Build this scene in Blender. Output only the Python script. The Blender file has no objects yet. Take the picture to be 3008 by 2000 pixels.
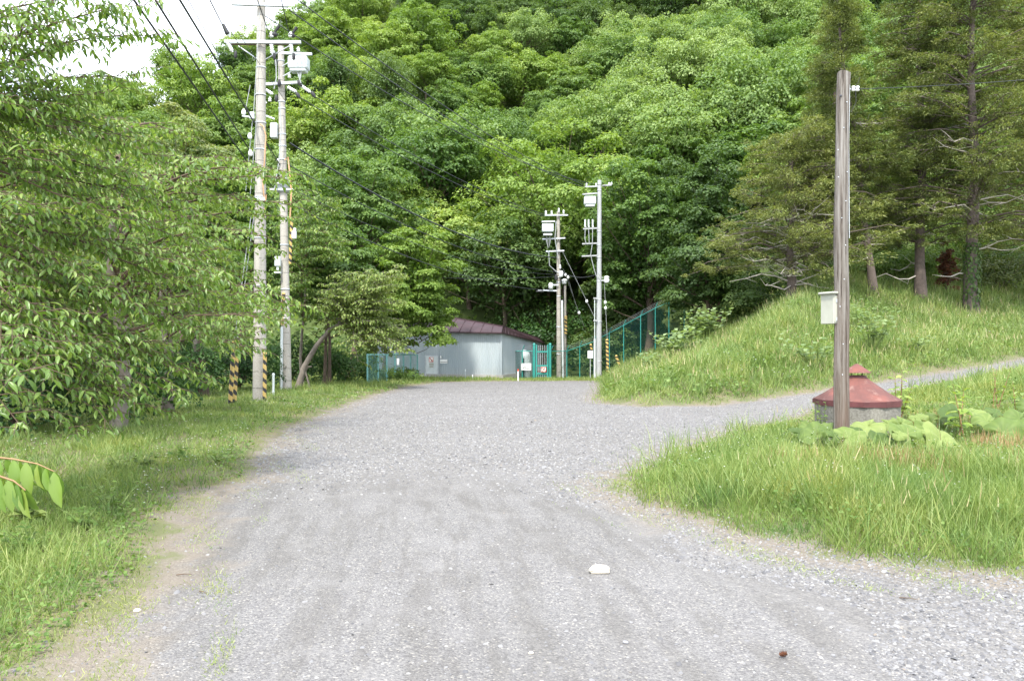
import bpy, math, random
import numpy as np
from mathutils import Vector, Matrix
rng = np.random.default_rng(11)
random.seed(5)
S = bpy.context.scene
COL = S.collection
F = 2285.0; CX = 1504.0; CY = 1000.0; CH = 1.6
def P(px, py, Y): return Vector(((px-CX)/F*Y, Y, CH-(py-CY)/F*Y))
def nrm(a): return a/np.maximum(np.linalg.norm(a, axis=-1, keepdims=True), 1e-9)

# ------------------------------------------------------------------ tagging
def tag(o, label=None, cat=None, group=None, kind=None):
    if label: o['label'] = label
    if cat: o['category'] = cat
    if group: o['group'] = group
    if kind: o['kind'] = kind
    return o
def thing(name, loc, label, cat, group=None):
    o = bpy.data.objects.new(name, None); COL.objects.link(o)
    o.location = Vector(loc); o.empty_display_size = .2
    return tag(o, label, cat, group)
def copy_tree(o, loc, rz=0.0, sc=1.0, label=None):
    c = o.copy(); COL.objects.link(c); c.location = Vector(loc)
    c.rotation_euler = (0, 0, rz)
    c.scale = (sc, sc, sc) if not hasattr(sc, '__len__') else sc
    if label: c['label'] = label
    for ch in o.children:
        k = ch.copy(); COL.objects.link(k); k.parent = c
    return c

# ------------------------------------------------------------------ materials
def newmat(name):
    m = bpy.data.materials.new(name); m.use_nodes = True
    nt = m.node_tree; nt.nodes.clear()
    out = nt.nodes.new('ShaderNodeOutputMaterial')
    return m, nt, out
class NB:
    def __init__(s, nt): s.nt = nt
    def n(s, t, **kw):
        x = s.nt.nodes.new(t)
        for k, v in kw.items():
            if k.startswith('i_'):
                x.inputs[k[2:].replace('_', ' ')].default_value = v
            else: setattr(x, k, v)
        return x
    def l(s, a, b): s.nt.links.new(a, b)
    def ramp(s, fac, stops):
        r = s.n('ShaderNodeValToRGB'); e = r.color_ramp.elements
        while len(e) < len(stops): e.new(.5)
        for i, (p, c) in enumerate(stops):
            e[i].position = p; e[i].color = (*c, 1) if len(c) == 3 else c
        s.l(fac, r.inputs[0]); return r.outputs[0]
    def math(s, op, a, b=0.0, clamp=False):
        m = s.n('ShaderNodeMath', operation=op); m.use_clamp = clamp
        for i, v in enumerate((a, b)):
            if isinstance(v, (int, float)): m.inputs[i].default_value = v
            else: s.l(v, m.inputs[i])
        return m.outputs[0]
    def mix(s, f, a, b, bt='MIX'):
        m = s.n('ShaderNodeMix', data_type='RGBA', blend_type=bt)
        for sock, v in ((m.inputs[0], f), (m.inputs[6], a), (m.inputs[7], b)):
            if isinstance(v, (int, float)): sock.default_value = v
            elif isinstance(v, tuple): sock.default_value = (*v, 1)
            else: s.l(v, sock)
        return m.outputs[2]
    def noise(s, vec, scale, detail=3.0, rough=.55, out=0):
        x = s.n('ShaderNodeTexNoise'); x.inputs['Scale'].default_value = scale
        x.inputs['Detail'].default_value = detail; x.inputs['Roughness'].default_value = rough
        if vec is not None: s.l(vec, x.inputs['Vector'])
        return x.outputs[out]
    def smooth(s, v, a, b):
        m = s.n('ShaderNodeMapRange', interpolation_type='SMOOTHSTEP')
        m.inputs['From Min'].default_value = a; m.inputs['From Max'].default_value = b
        s.l(v, m.inputs['Value']); return m.outputs['Result']
    def scalev(s, vec, sc, loc=(0, 0, 0), rot=(0, 0, 0)):
        m = s.n('ShaderNodeMapping'); m.inputs['Scale'].default_value = sc
        m.inputs['Location'].default_value = loc; m.inputs['Rotation'].default_value = rot
        s.l(vec, m.inputs['Vector']); return m.outputs[0]
    def bump(s, h, strength, dist):
        b = s.n('ShaderNodeBump'); b.inputs['Strength'].default_value = strength
        b.inputs['Distance'].default_value = dist; s.l(h, b.inputs['Height']); return b.outputs[0]
def principled(nb, out, col, rough=.6, metal=0.0, spec=.4, normal=None):
    p = nb.n('ShaderNodeBsdfPrincipled')
    if isinstance(col, tuple): p.inputs['Base Color'].default_value = (*col, 1)
    else: nb.l(col, p.inputs['Base Color'])
    if isinstance(rough, (int, float)): p.inputs['Roughness'].default_value = rough
    else: nb.l(rough, p.inputs['Roughness'])
    p.inputs['Metallic'].default_value = metal
    p.inputs['Specular IOR Level'].default_value = spec
    if normal is not None: nb.l(normal, p.inputs['Normal'])
    if out is not None: nb.l(p.outputs[0], out.inputs['Surface'])
    return p
def plain(name, col, rough=.6, metal=0.0, var=.25, scale=6.0, spec=.4, bump=.0):
    m, nt, out = newmat(name); nb = NB(nt)
    tc = nb.n('ShaderNodeTexCoord').outputs['Object']
    n = nb.noise(tc, scale, 6, .65)
    lo = tuple(c*(1-var) for c in col); hi = tuple(min(1, c*(1+var*.6)) for c in col)
    c = nb.ramp(n, [(.3, lo), (.7, hi)])
    nn = None
    if bump: nn = nb.bump(nb.noise(tc, scale*8, 4), bump, .01)
    principled(nb, out, c, rough, metal, spec, nn)
    return m
def leafmat(name, dark, mid, light, trans=.45, tcol=None, rough=.45, spec=.35, objvar=.5, patchy=False):
    """foliage: per-leaf random value plus a per-tree random tint, part translucent"""
    m, nt, out = newmat(name); nb = NB(nt)
    a = nb.n('ShaderNodeAttribute', attribute_name='rnd').outputs['Fac']
    oi = nb.n('ShaderNodeObjectInfo').outputs['Random']
    f = nb.math('ADD', a, nb.math('MULTIPLY', nb.math('SUBTRACT', oi, .5), objvar), clamp=True)
    c = nb.ramp(f, [(.05, dark), (.5, mid), (.95, light)])
    if patchy:   # stands of different grasses and weeds a metre or two across
        tcp = nb.n('ShaderNodeTexCoord').outputs['Object']
        n1 = nb.noise(tcp, .75, 4, .6); n2 = nb.noise(nb.scalev(tcp, (1, 1, 1), loc=(31, 7, 0)), 1.9, 4, .6)
        c = nb.mix(nb.math('MULTIPLY', nb.smooth(n1, .50, .66), .55), c, nb.mix(1.0, c, (1.35, 1.08, .95), 'MULTIPLY'))
        c = nb.mix(nb.math('MULTIPLY', nb.smooth(n2, .52, .66), .7), c, nb.mix(1.0, c, (.62, .82, .95), 'MULTIPLY'))
    p = principled(nb, None, c, rough, 0, spec)
    t = nb.n('ShaderNodeBsdfTranslucent')
    tc = nb.mix(1.0, c, tcol or (1.0, 1.0, .45), 'MULTIPLY')
    nb.l(tc, t.inputs['Color'])
    mx = nb.n('ShaderNodeMixShader'); mx.inputs[0].default_value = trans
    nb.l(p.outputs[0], mx.inputs[1]); nb.l(t.outputs[0], mx.inputs[2])
    nb.l(mx.outputs[0], out.inputs['Surface'])
    return m

M = {}
M['steel'] = plain('galvanised steel', (.50, .53, .56), .45, .3, .2, 5)
M['dark'] = plain('black rubber', (.025, .025, .028), .6, 0, .3)
M['porcelain'] = plain('white porcelain', (.78, .80, .80), .25, 0, .08)
M['boxgrey'] = plain('pale grey painted metal', (.55, .60, .60), .45, 0, .15, 3)
M['cream'] = plain('cream painted box', (.39, .395, .335), .5, 0, .12, 4)
M['teal'] = plain('teal fence paint', (.035, .25, .215), .4, 0, .25, 3)
M['tealpale'] = plain('pale teal fence paint', (.20, .44, .42), .4, 0, .2, 3)
M['net'] = plain('dark green plastic netting', (.014, .085, .070), .5, 0, .3, 3)
M['yellow'] = plain('yellow guard plastic', (.52, .37, .12), .5, 0, .15, 9)
M['black'] = plain('black guard plastic', (.03, .028, .03), .5, 0, .2)
M['white'] = plain('white sign enamel', (.80, .80, .78), .4, 0, .06)
M['red'] = plain('red sign paint', (.60, .09, .05), .4, 0, .15)
M['ink'] = plain('dark lettering ink', (.06, .06, .07), .5, 0, .1)
M['stone'] = plain('pale limestone', (.62, .57, .47), .85, 0, .25, 14, bump=.6)
M['greystone'] = plain('grey stone', (.27, .27, .29), .85, 0, .3, 14, bump=.6)
M['cone'] = plain('brown pine cone', (.16, .07, .045), .8, 0, .4, 40)
M['wire'] = plain('black cable sheath', (.03, .035, .04), .5, 0, .2)
M['wiregrey'] = plain('grey cable', (.32, .34, .34), .5, 0, .2)
M['orangewire'] = plain('faded orange earth wire cover', (.50, .30, .16), .6, 0, .2)
M['bark'] = plain('brown bark', (.115, .085, .062), .9, 0, .45, 7, bump=.7)
M['barkpink'] = plain('reddish conifer bark', (.125, .098, .084), .9, 0, .35, 7, bump=.7)
M['barkgrey'] = plain('grey bark', (.19, .165, .14), .9, 0, .35, 7, bump=.7)
M['deadwood'] = plain('bleached dead wood', (.46, .42, .37), .85, 0, .3, 9)
M['twig'] = plain('thin brown twig bark', (.11, .075, .05), .8, 0, .3, 9)
M['stem'] = plain('green plant stem', (.16, .22, .06), .6, 0, .3, 9)
M['stemred'] = plain('reddish plant stem', (.27, .17, .08), .6, 0, .3, 9)
M['windowdark'] = plain('dark glass', (.05, .07, .08), .15, 0, .2)

def mat_wood():
    m, nt, out = newmat('weathered pole timber'); nb = NB(nt)
    tc = nb.n('ShaderNodeTexCoord').outputs['Object']
    v = nb.scalev(tc, (30, 30, .9)); g = nb.noise(v, 1.0, 6, .7)
    v2 = nb.scalev(tc, (70, 70, 2.2)); g2 = nb.noise(v2, 1.0, 5, .65)
    big = nb.noise(nb.scalev(tc, (3, 3, .5)), 1.0, 3)
    c = nb.ramp(g, [(.34, (.022, .019, .018)), (.43, (.125, .106, .09)), (.55, (.225, .208, .188)), (.75, (.325, .31, .295))])
    sep = nb.n('ShaderNodeSeparateXYZ'); nb.l(tc, sep.inputs[0])
    low = nb.smooth(sep.outputs['Z'], 3.4, .3)
    warm = nb.mix(nb.math('MULTIPLY', nb.math('MULTIPLY', low, nb.smooth(big, .3, .62)), .6), c, (.13, .075, .05))
    cr = nb.smooth(g2, .38, .30)
    c2 = nb.mix(nb.math('MULTIPLY', cr, .8), warm, (.02, .016, .014))
    h = nb.math('ADD', g, g2)
    principled(nb, out, c2, .85, 0, .2, nb.bump(h, .9, .02))
    return m
M['poletimber'] = mat_wood()

def mat_conc(name, a, b, bands):
    m, nt, out = newmat(name); nb = NB(nt)
    tc = nb.n('ShaderNodeTexCoord').outputs['Object']
    sep = nb.n('ShaderNodeSeparateXYZ'); nb.l(tc, sep.inputs[0])
    n1 = nb.noise(nb.scalev(tc, (2.5, 2.5, .8)), 1.0, 6, .65); n2 = nb.noise(tc, 30, 4)
    c = nb.ramp(n1, [(.3, a), (.7, b)])
    c = nb.mix(.25, c, nb.ramp(n2, [(.3, (.15, .14, .12)), (.7, (.6, .58, .54))]))
    if bands:
        ph = nb.math('FRACT', nb.math('MULTIPLY', nb.math('ADD', sep.outputs['Z'], nb.math('MULTIPLY', nb.noise(tc, .8), .2)), 1/.47))
        ln = nb.math('MULTIPLY', nb.smooth(ph, .05, .02), nb.smooth(nb.noise(nb.scalev(tc, (5, 5, 2)), 1.0), .38, .5))
        c = nb.mix(nb.math('MULTIPLY', ln, .85), c, (.04, .04, .04))
    principled(nb, out, c, .8, 0, .25, nb.bump(n2, .25, .01))
    return m
M['concpole'] = mat_conc('utility pole concrete', (.30, .28, .245), (.42, .395, .35), True)
M['concpoledark'] = mat_conc('mottled brown pole concrete', (.20, .18, .15), (.38, .35, .30), True)
M['concpolegrey'] = mat_conc('smooth grey pole steel', (.30, .32, .335), (.38, .40, .41), False)
M['wellconc'] = mat_conc('stained well concrete', (.07, .065, .055), (.20, .19, .155), False)
M['foundation'] = mat_conc('foundation concrete', (.28, .27, .25), (.42, .41, .38), False)

def mat_siding():
    m, nt, out = newmat('ribbed blue grey steel siding'); nb = NB(nt)
    tc = nb.n('ShaderNodeTexCoord').outputs['Object']
    n = nb.noise(nb.scalev(tc, (1.2, 1.2, .25)), 1.0, 5)
    c = nb.ramp(n, [(.3, (.31, .365, .395)), (.7, (.39, .435, .455))])
    sep = nb.n('ShaderNodeSeparateXYZ'); nb.l(tc, sep.inputs[0])
    sp = nb.math('MULTIPLY', nb.smooth(sep.outputs['Z'], .9, .2), nb.noise(tc, 1.5))
    c = nb.mix(nb.math('MULTIPLY', sp, .5), c, (.30, .29, .25))
    principled(nb, out, c, .65, 0, .25); return m
M['siding'] = mat_siding()
M['roofred'] = plain('burgundy standing seam roof metal', (.050, .027, .033), .5, .1, .25, 1.5)
def mat_redroof():
    m, nt, out = newmat('faded red painted sheet'); nb = NB(nt)
    tc = nb.n('ShaderNodeTexCoord').outputs['Object']
    n = nb.noise(tc, 2.2, 6, .65); n2 = nb.noise(nb.scalev(tc, (6, 6, 1.5)), 1.0, 5, .7)
    c = nb.ramp(n, [(.3, (.095, .046, .042)), (.5, (.135, .058, .050)), (.7, (.215, .078, .060))])
    c = nb.mix(nb.math('MULTIPLY', nb.smooth(n2, .54, .70), .55), c, (.26, .17, .145))
    principled(nb, out, c, .65, 0, .2, nb.bump(n2, .15, .01)); return m
M['redsheet'] = mat_redroof()
M['redband'] = plain('dark red rim paint', (.11, .035, .037), .5, 0, .3, 8)

# foliage palettes
M['lf_bright'] = leafmat('bright yellow green leaves', (.10, .18, .026), (.20, .31, .055), (.36, .45, .13))
M['lf_green'] = leafmat('fresh green leaves', (.062, .13, .028), (.135, .23, .052), (.25, .35, .10))
M['lf_deep'] = leafmat('deep green leaves', (.050, .10, .026), (.095, .165, .044), (.18, .26, .082))
M['lf_pale'] = leafmat('pale sage green leaves', (.10, .18, .045), (.19, .29, .082), (.31, .41, .145))
M['lf_olive'] = leafmat('olive brown conifer sprays', (.085, .125, .036), (.18, .22, .070), (.34, .36, .13), .36)
M['lf_cherry'] = leafmat('glossy cherry leaves', (.085, .165, .038), (.185, .30, .068), (.37, .46, .145), .50, rough=.34, spec=.5, objvar=.2)
M['lf_cherrylight'] = leafmat('young yellow green cherry leaves', (.09, .18, .028), (.16, .27, .045), (.28, .35, .08), .42, rough=.38, spec=.45, objvar=.1)
M['lf_tan'] = leafmat('yellowing olive leaves', (.12, .19, .045), (.22, .30, .08), (.38, .43, .15), objvar=.1)
M['lf_pinky'] = leafmat('pale leaves with buff tips', (.12, .19, .06), (.22, .28, .10), (.40, .38, .20), objvar=.2)
M['lf_rust'] = leafmat('rust brown dead leaves', (.09, .035, .018), (.17, .065, .03), (.25, .12, .05), .2)
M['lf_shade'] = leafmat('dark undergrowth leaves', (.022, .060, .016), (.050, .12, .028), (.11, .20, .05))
M['lf_big'] = leafmat('matt pale green butterbur leaf', (.070, .120, .026), (.135, .200, .046), (.24, .30, .090), .3, rough=.6, objvar=.4)
M['lf_knot'] = leafmat('pale broad knotweed leaves', (.10, .17, .06), (.19, .28, .11), (.30, .39, .18), objvar=.1)
M['grass'] = leafmat('meadow grass blades', (.092, .158, .036), (.200, .290, .078), (.39, .445, .18), .40, rough=.5, objvar=0, patchy=True)
M['grassdry'] = leafmat('straw coloured grass', (.30, .24, .12), (.42, .36, .20), (.55, .50, .30), .2, rough=.7, objvar=0)
M['sorrel'] = leafmat('rusty sorrel seed heads', (.26, .17, .08), (.36, .25, .13), (.44, .35, .20), .3, rough=.7, objvar=0)
M['petal'] = leafmat('white petals', (.60, .62, .55), (.72, .73, .68), (.80, .80, .78), .2, tcol=(1, 1, 1), objvar=0)
M['petalyellow'] = leafmat('yellow petals', (.6, .4, .02), (.7, .5, .03), (.75, .55, .05), .2, tcol=(1, 1, .5), objvar=0)

# ------------------------------------------------------------------ mesh tools
class MB:
    def __init__(s): s.v = []; s.f = []; s.m = []; s.smooth = []
    def add(s, vs, fs, mi=0, sm=False):
        b = len(s.v); s.v += [tuple(v) for v in vs]
        for f in fs: s.f.append(tuple(b+i for i in f)); s.m.append(mi); s.smooth.append(sm)
    def box(s, c, size, mi=0, ax=None, bevel=0):
        hx, hy, hz = (d/2 for d in size); c = Vector(c)
        if ax is None: A = (Vector((1, 0, 0)), Vector((0, 1, 0)), Vector((0, 0, 1)))
        else:
            x = Vector(ax[0]).normalized(); z = Vector(ax[1]); z = (z-x*z.dot(x)).normalized(); A = (x, z.cross(x), z)
        b = min(bevel, hx*.9, hy*.9, hz*.9)
        if b <= 0:
            vs = [c+A[0]*(i*hx)+A[1]*(j*hy)+A[2]*(k*hz) for i in (-1, 1) for j in (-1, 1) for k in (-1, 1)]
            s.add(vs, [(0, 1, 3, 2), (4, 6, 7, 5), (0, 4, 5, 1), (2, 3, 7, 6), (0, 2, 6, 4), (1, 5, 7, 3)], mi); return
        # chamfered box: an octagon-profile stack
        def ring(ex, ey, z):
            q = [(-ex, -ey+b), (-ex+b, -ey), (ex-b, -ey), (ex, -ey+b), (ex, ey-b), (ex-b, ey), (-ex+b, ey), (-ex, ey-b)]
            return [c+A[0]*x+A[1]*y+A[2]*z for x, y in q]
        vs = ring(hx-b*.6, hy-b*.6, -hz)+ring(hx, hy, -hz+b)+ring(hx, hy, hz-b)+ring(hx-b*.6, hy-b*.6, hz)
        fs = [tuple(range(7, -1, -1)), tuple(range(24, 32))]
        for r in range(3):
            for i in range(8): j = (i+1) % 8; fs.append((r*8+i, r*8+j, r*8+8+j, r*8+8+i))
        s.add(vs, fs, mi)
    def tube(s, pts, rad, seg=8, mi=0, cap=True, sm=True, wob=0):
        pts = [Vector(p) for p in pts]; n = len(pts)
        if not hasattr(rad, '__len__'): rad = [rad]*n
        vs = []; prev = None
        for i, p in enumerate(pts):
            d = (pts[min(i+1, n-1)]-pts[max(i-1, 0)]).normalized()
            if prev is None:
                a = Vector((1, 0, 0)) if abs(d.x) < .9 else Vector((0, 1, 0))
                x = (a-d*a.dot(d)).normalized()
            else: x = (prev-d*prev.dot(d)).normalized()
            prev = x; y = d.cross(x)
            for k in range(seg):
                t = 2*math.pi*k/seg; r = rad[i]*(1+(random.uniform(-wob, wob) if wob else 0))
                vs.append(p+(x*math.cos(t)+y*math.sin(t))*r)
        fs = []
        for i in range(n-1):
            for k in range(seg):
                j = (k+1) % seg; fs.append((i*seg+k, i*seg+j, i*seg+seg+j, i*seg+seg+k))
        s.add(vs, fs, mi, sm)
        if cap: s.add([vs[k] for k in range(seg)], [tuple(range(seg-1, -1, -1))], mi); s.add(vs[-seg:], [tuple(range(seg))], mi)
    def lathe(s, c, prof, seg=16, mi=0, sm=True, axis=None):
        c = Vector(c); z = Vector(axis).normalized() if axis is not None else Vector((0, 0, 1))
        a = Vector((1, 0, 0)) if abs(z.x) < .9 else Vector((0, 1, 0)); x = (a-z*a.dot(z)).normalized(); y = z.cross(x)
        vs = []
        for r, h in prof:
            for k in range(seg):
                t = 2*math.pi*k/seg; vs.append(c+z*h+(x*math.cos(t)+y*math.sin(t))*max(r, 1e-4))
        fs = [(i*seg+k, i*seg+(k+1) % seg, i*seg+seg+(k+1) % seg, i*seg+seg+k) for i in range(len(prof)-1) for k in range(seg)]
        s.add(vs, fs, mi, sm)
        s.add(vs[:seg], [tuple(range(seg-1, -1, -1))], mi); s.add(vs[-seg:], [tuple(range(seg))], mi)
    def build(s, name, mats, parent=None):
        off = Vector((0, 0, 0)) if parent is None else (parent.location if parent.parent is None else parent.location+parent.parent.location)
        me = bpy.data.meshes.new(name)
        me.from_pydata([tuple(Vector(v)-off) for v in s.v], [], s.f)
        if not isinstance(mats, (list, tuple)): mats = [mats]
        for m in mats: me.materials.append(m)
        me.polygons.foreach_set('material_index', s.m); me.polygons.foreach_set('use_smooth', s.smooth)
        me.update()
        o = bpy.data.objects.new(name, me); COL.objects.link(o)
        if parent is not None: o.parent = parent
        return o
def np_mesh(name, verts, faces_tpl, ncopies, nv, mat, rnd=None, parent=None, smooth=False, off=None):
    """verts (ncopies*nv,3); faces_tpl list of index tuples within one copy"""
    me = bpy.data.meshes.new(name)
    v = np.asarray(verts, dtype=np.float32)
    if off is not None: v = v-np.asarray(off, dtype=np.float32)
    me.vertices.add(len(v)); me.vertices.foreach_set('co', v.ravel())
    flat = np.array([i for f in faces_tpl for i in f], dtype=np.int64)
    tot = np.array([len(f) for f in faces_tpl])
    L = len(flat); nf = len(tot)
    loops = (flat[None, :]+(np.arange(ncopies)*nv)[:, None]).ravel().astype(np.int32)
    st = np.concatenate([[0], np.cumsum(tot)[:-1]])
    starts = (st[None, :]+(np.arange(ncopies)*L)[:, None]).ravel().astype(np.int32)
    me.loops.add(len(loops)); me.loops.foreach_set('vertex_index', loops)
    me.polygons.add(len(starts)); me.polygons.foreach_set('loop_start', starts)
    if smooth: me.polygons.foreach_set('use_smooth', np.ones(len(starts), dtype=bool))
    if rnd is not None:
        a = me.attributes.new('rnd', 'FLOAT', 'FACE')
        a.data.foreach_set('value', np.repeat(np.asarray(rnd, dtype=np.float32), nf))
    me.materials.append(mat)
    me.update(calc_edges=True); me.validate()
    o = bpy.data.objects.new(name, me); COL.objects.link(o)
    if parent is not None: o.parent = parent
    return o
def scatter(T, pos, d, n, s):
    """template T (V,3) in (side, along, normal) axes placed at pos with axis d, normal hint n, scale s"""
    d = nrm(d); x = nrm(np.cross(d, n)); z = np.cross(x, d)
    s = np.asarray(s, dtype=float)
    if s.ndim == 1: s = np.stack([s]*3, 1)
    T = np.asarray(T)
    q = T[None, :, :]*s[:, None, :]
    v = pos[:, None, :]+q[..., 0:1]*x[:, None, :]+q[..., 1:2]*d[:, None, :]+q[..., 2:3]*z[:, None, :]
    return v.reshape(-1, 3)
T_RH = [(0, 0, 0), (.30, .42, .10), (0, 1, -.06), (-.30, .42, .10)]
F_RH = [(0, 1, 2), (0, 2, 3)]
T_LF = [(0, 0, 0), (.15, .22, .05), (.20, .52, .055), (0, 1, -.14), (-.20, .52, .055), (-.15, .22, .05), (0, .24, 0), (0, .56, -.01), (.13, .80, .0), (-.13, .80, .0)]
F_LF = [(0, 1, 6), (1, 2, 7, 6), (2, 8, 3, 7), (0, 6, 5), (6, 7, 4, 5), (7, 3, 9, 4)]
T_HEX = [(0, 0, 0), (.34, .25, .06), (.36, .7, .03), (0, 1, -.05), (-.36, .7, .03), (-.34, .25, .06)]
F_HEX = [(0, 1, 2, 3), (0, 3, 4, 5)]

# ------------------------------------------------------------------ ground shape
def sst(x, a, b):
    t = np.clip((x-a)/(b-a), 0, 1); return t*t*(3-2*t)
def sdpoly(X, Y, poly):
    X = np.asarray(X, float); Y = np.asarray(Y, float)
    d = np.full(X.shape, 1e9); ins = np.zeros(X.shape, bool)
    n = len(poly)
    for i in range(n):
        x0, y0 = poly[i]; x1, y1 = poly[(i+1) % n]
        ex, ey = x1-x0, y1-y0
        t = np.clip(((X-x0)*ex+(Y-y0)*ey)/(ex*ex+ey*ey), 0, 1)
        d = np.minimum(d, np.hypot(X-x0-t*ex, Y-y0-t*ey))
        c = ((y0 > Y) != (y1 > Y)) & (X < (ex*(Y-y0)/(ey if ey else 1e-9)+x0))
        ins ^= c
    return np.where(ins, -d, d)
TOE = [(5.05, 46), (3.8, 34), (2.5, 24.5), (2.6, 22.2), (3.5, 20.9), (6.2, 21.2), (8.8, 22.4), (12.3, 24.2), (14.5, 25.4), (18.4, 28), (30, 36)]
ISL = [(28, 31), (16.1, 24.3), (10.7, 20.6), (6.95, 17.6), (4.4, 14.6), (2.35, 11.3), (1.3, 9.2), (.98, 8.45), (1.15, 7.8), (1.87, 6.4), (2.33, 5.78), (3.49, 5.2), (8, 4.4), (14, 3)]
LEFT = [(-1.75, -3), (-2.12, 3.66), (-2.35, 4.57), (-2.43, 5.38), (-2.85, 6.5), (-3.25, 8.0), (-3.0, 9.1), (-3.5, 10.75), (-4.05, 14.1), (-4.45, 20), (-4.8, 27), (-4.9, 36), (-4.0, 43), (-.5, 45)]
ROAD = LEFT+TOE+ISL+[(14, -3)]
BANK = TOE+[(70, 60), (70, 90), (6.0, 90)]
ISLP = ISL+[(30, -3), (30, 20)]
RX = np.array([(-66, 62), (-60, 75), (-53, 95), (-47, 110), (-42, 124), (-38, 139), (-31, 165), (-12, 220)])
def hill(X, Y):
    toe = 60+2.0*np.sin(X*.13)
    h = .72*(Y-toe)
    xr = np.interp(Y, RX[:, 1], RX[:, 0])
    h = h-.85*np.maximum(0, xr-X)
    h = np.where(h > 0, h, 0)
    h = h+np.where(h > 2, 1.6*np.sin(X*.17+1)*np.sin(Y*.11), 0)*sst(h, 2, 12)
    return np.minimum(h, 112)
def G(X, Y):
    X = np.asarray(X, float); Y = np.asarray(Y, float)
    z = -.0245*np.maximum(0, np.minimum(Y, 62)-14)
    z = z+.1*np.maximum(0, np.minimum(X, 30)-5.5)*sst(Y, 6, 15)
    db = np.maximum(0, -sdpoly(X, Y, BANK))
    z = z+.27*np.minimum(db, 6)+.44*np.maximum(0, np.minimum(db, 13)-6)+.12*np.maximum(0, np.minimum(db, 40)-13)
    dr = sdpoly(X, Y, ROAD)
    di = np.maximum(0, -sdpoly(X, Y, ISLP))
    z = z+.10*sst(di, 0, 1.0)*(1-sst(Y, 8.5, 10.5))
    dl = np.where(X < 0, np.maximum(0, dr), 0)
    z = z+.06*sst(dl, 0, .5)*(Y < 55)+.5*sst(dl, 6, 25)
    z = z+np.where(dr > .3, .035*np.sin(X*2.1+Y*.7)*np.sin(Y*1.7-X*.5), .006*np.sin(X*3.1)*np.sin(Y*1.3))
    z = z+sst(db, .8, 3)*.12*np.sin(X*1.3+Y*.4)*np.sin(Y*.95-X*.3)
    z = z+hill(X, Y)
    return z
def g1(x, y): return float(G(np.array([x]), np.array([y]))[0])
def onG(px, Y, dz=0.0):
    x = (px-CX)/F*Y; return Vector((x, Y, g1(x, Y)+dz))

def geo(a, b, n, k):  # spacing finer near a
    t = np.linspace(0, 1, n); return a+(b-a)*(np.exp(k*t)-1)/(math.exp(k)-1)
ys = np.concatenate([np.linspace(-12, -3.2, 8), geo(-3, 60, 330, 2.6), np.linspace(61.5, 260, 110)])
xr_ = geo(0, 160, 230, 4.6); xs = np.concatenate([-xr_[::-1][:-1], xr_])
GX, GY = np.meshgrid(xs, ys)
GZ = G(GX, GY)
nx, ny = len(xs), len(ys)
me = bpy.data.meshes.new('ground')
vv = np.stack([GX, GY, GZ], -1).reshape(-1, 3).astype(np.float32)
me.vertices.add(len(vv)); me.vertices.foreach_set('co', vv.ravel())
idx = np.arange(nx*ny).reshape(ny, nx)
q = np.stack([idx[:-1, :-1], idx[:-1, 1:], idx[1:, 1:], idx[1:, :-1]], -1).reshape(-1, 4).astype(np.int32)
me.loops.add(q.size); me.loops.foreach_set('vertex_index', q.ravel())
me.polygons.add(len(q)); me.polygons.foreach_set('loop_start', np.arange(0, q.size, 4, dtype=np.int32))
me.polygons.foreach_set('use_smooth', np.ones(len(q), bool))
SD = sdpoly(GX, GY, ROAD)
a = me.attributes.new('edge', 'FLOAT', 'POINT'); a.data.foreach_set('value', SD.ravel().astype(np.float32))
me.update(calc_edges=True)
ground = bpy.data.objects.new('ground', me); COL.objects.link(ground)
tag(ground, 'pale grey gravel road and grassy soil rising into the wooded hill', 'ground', kind='structure')

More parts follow.
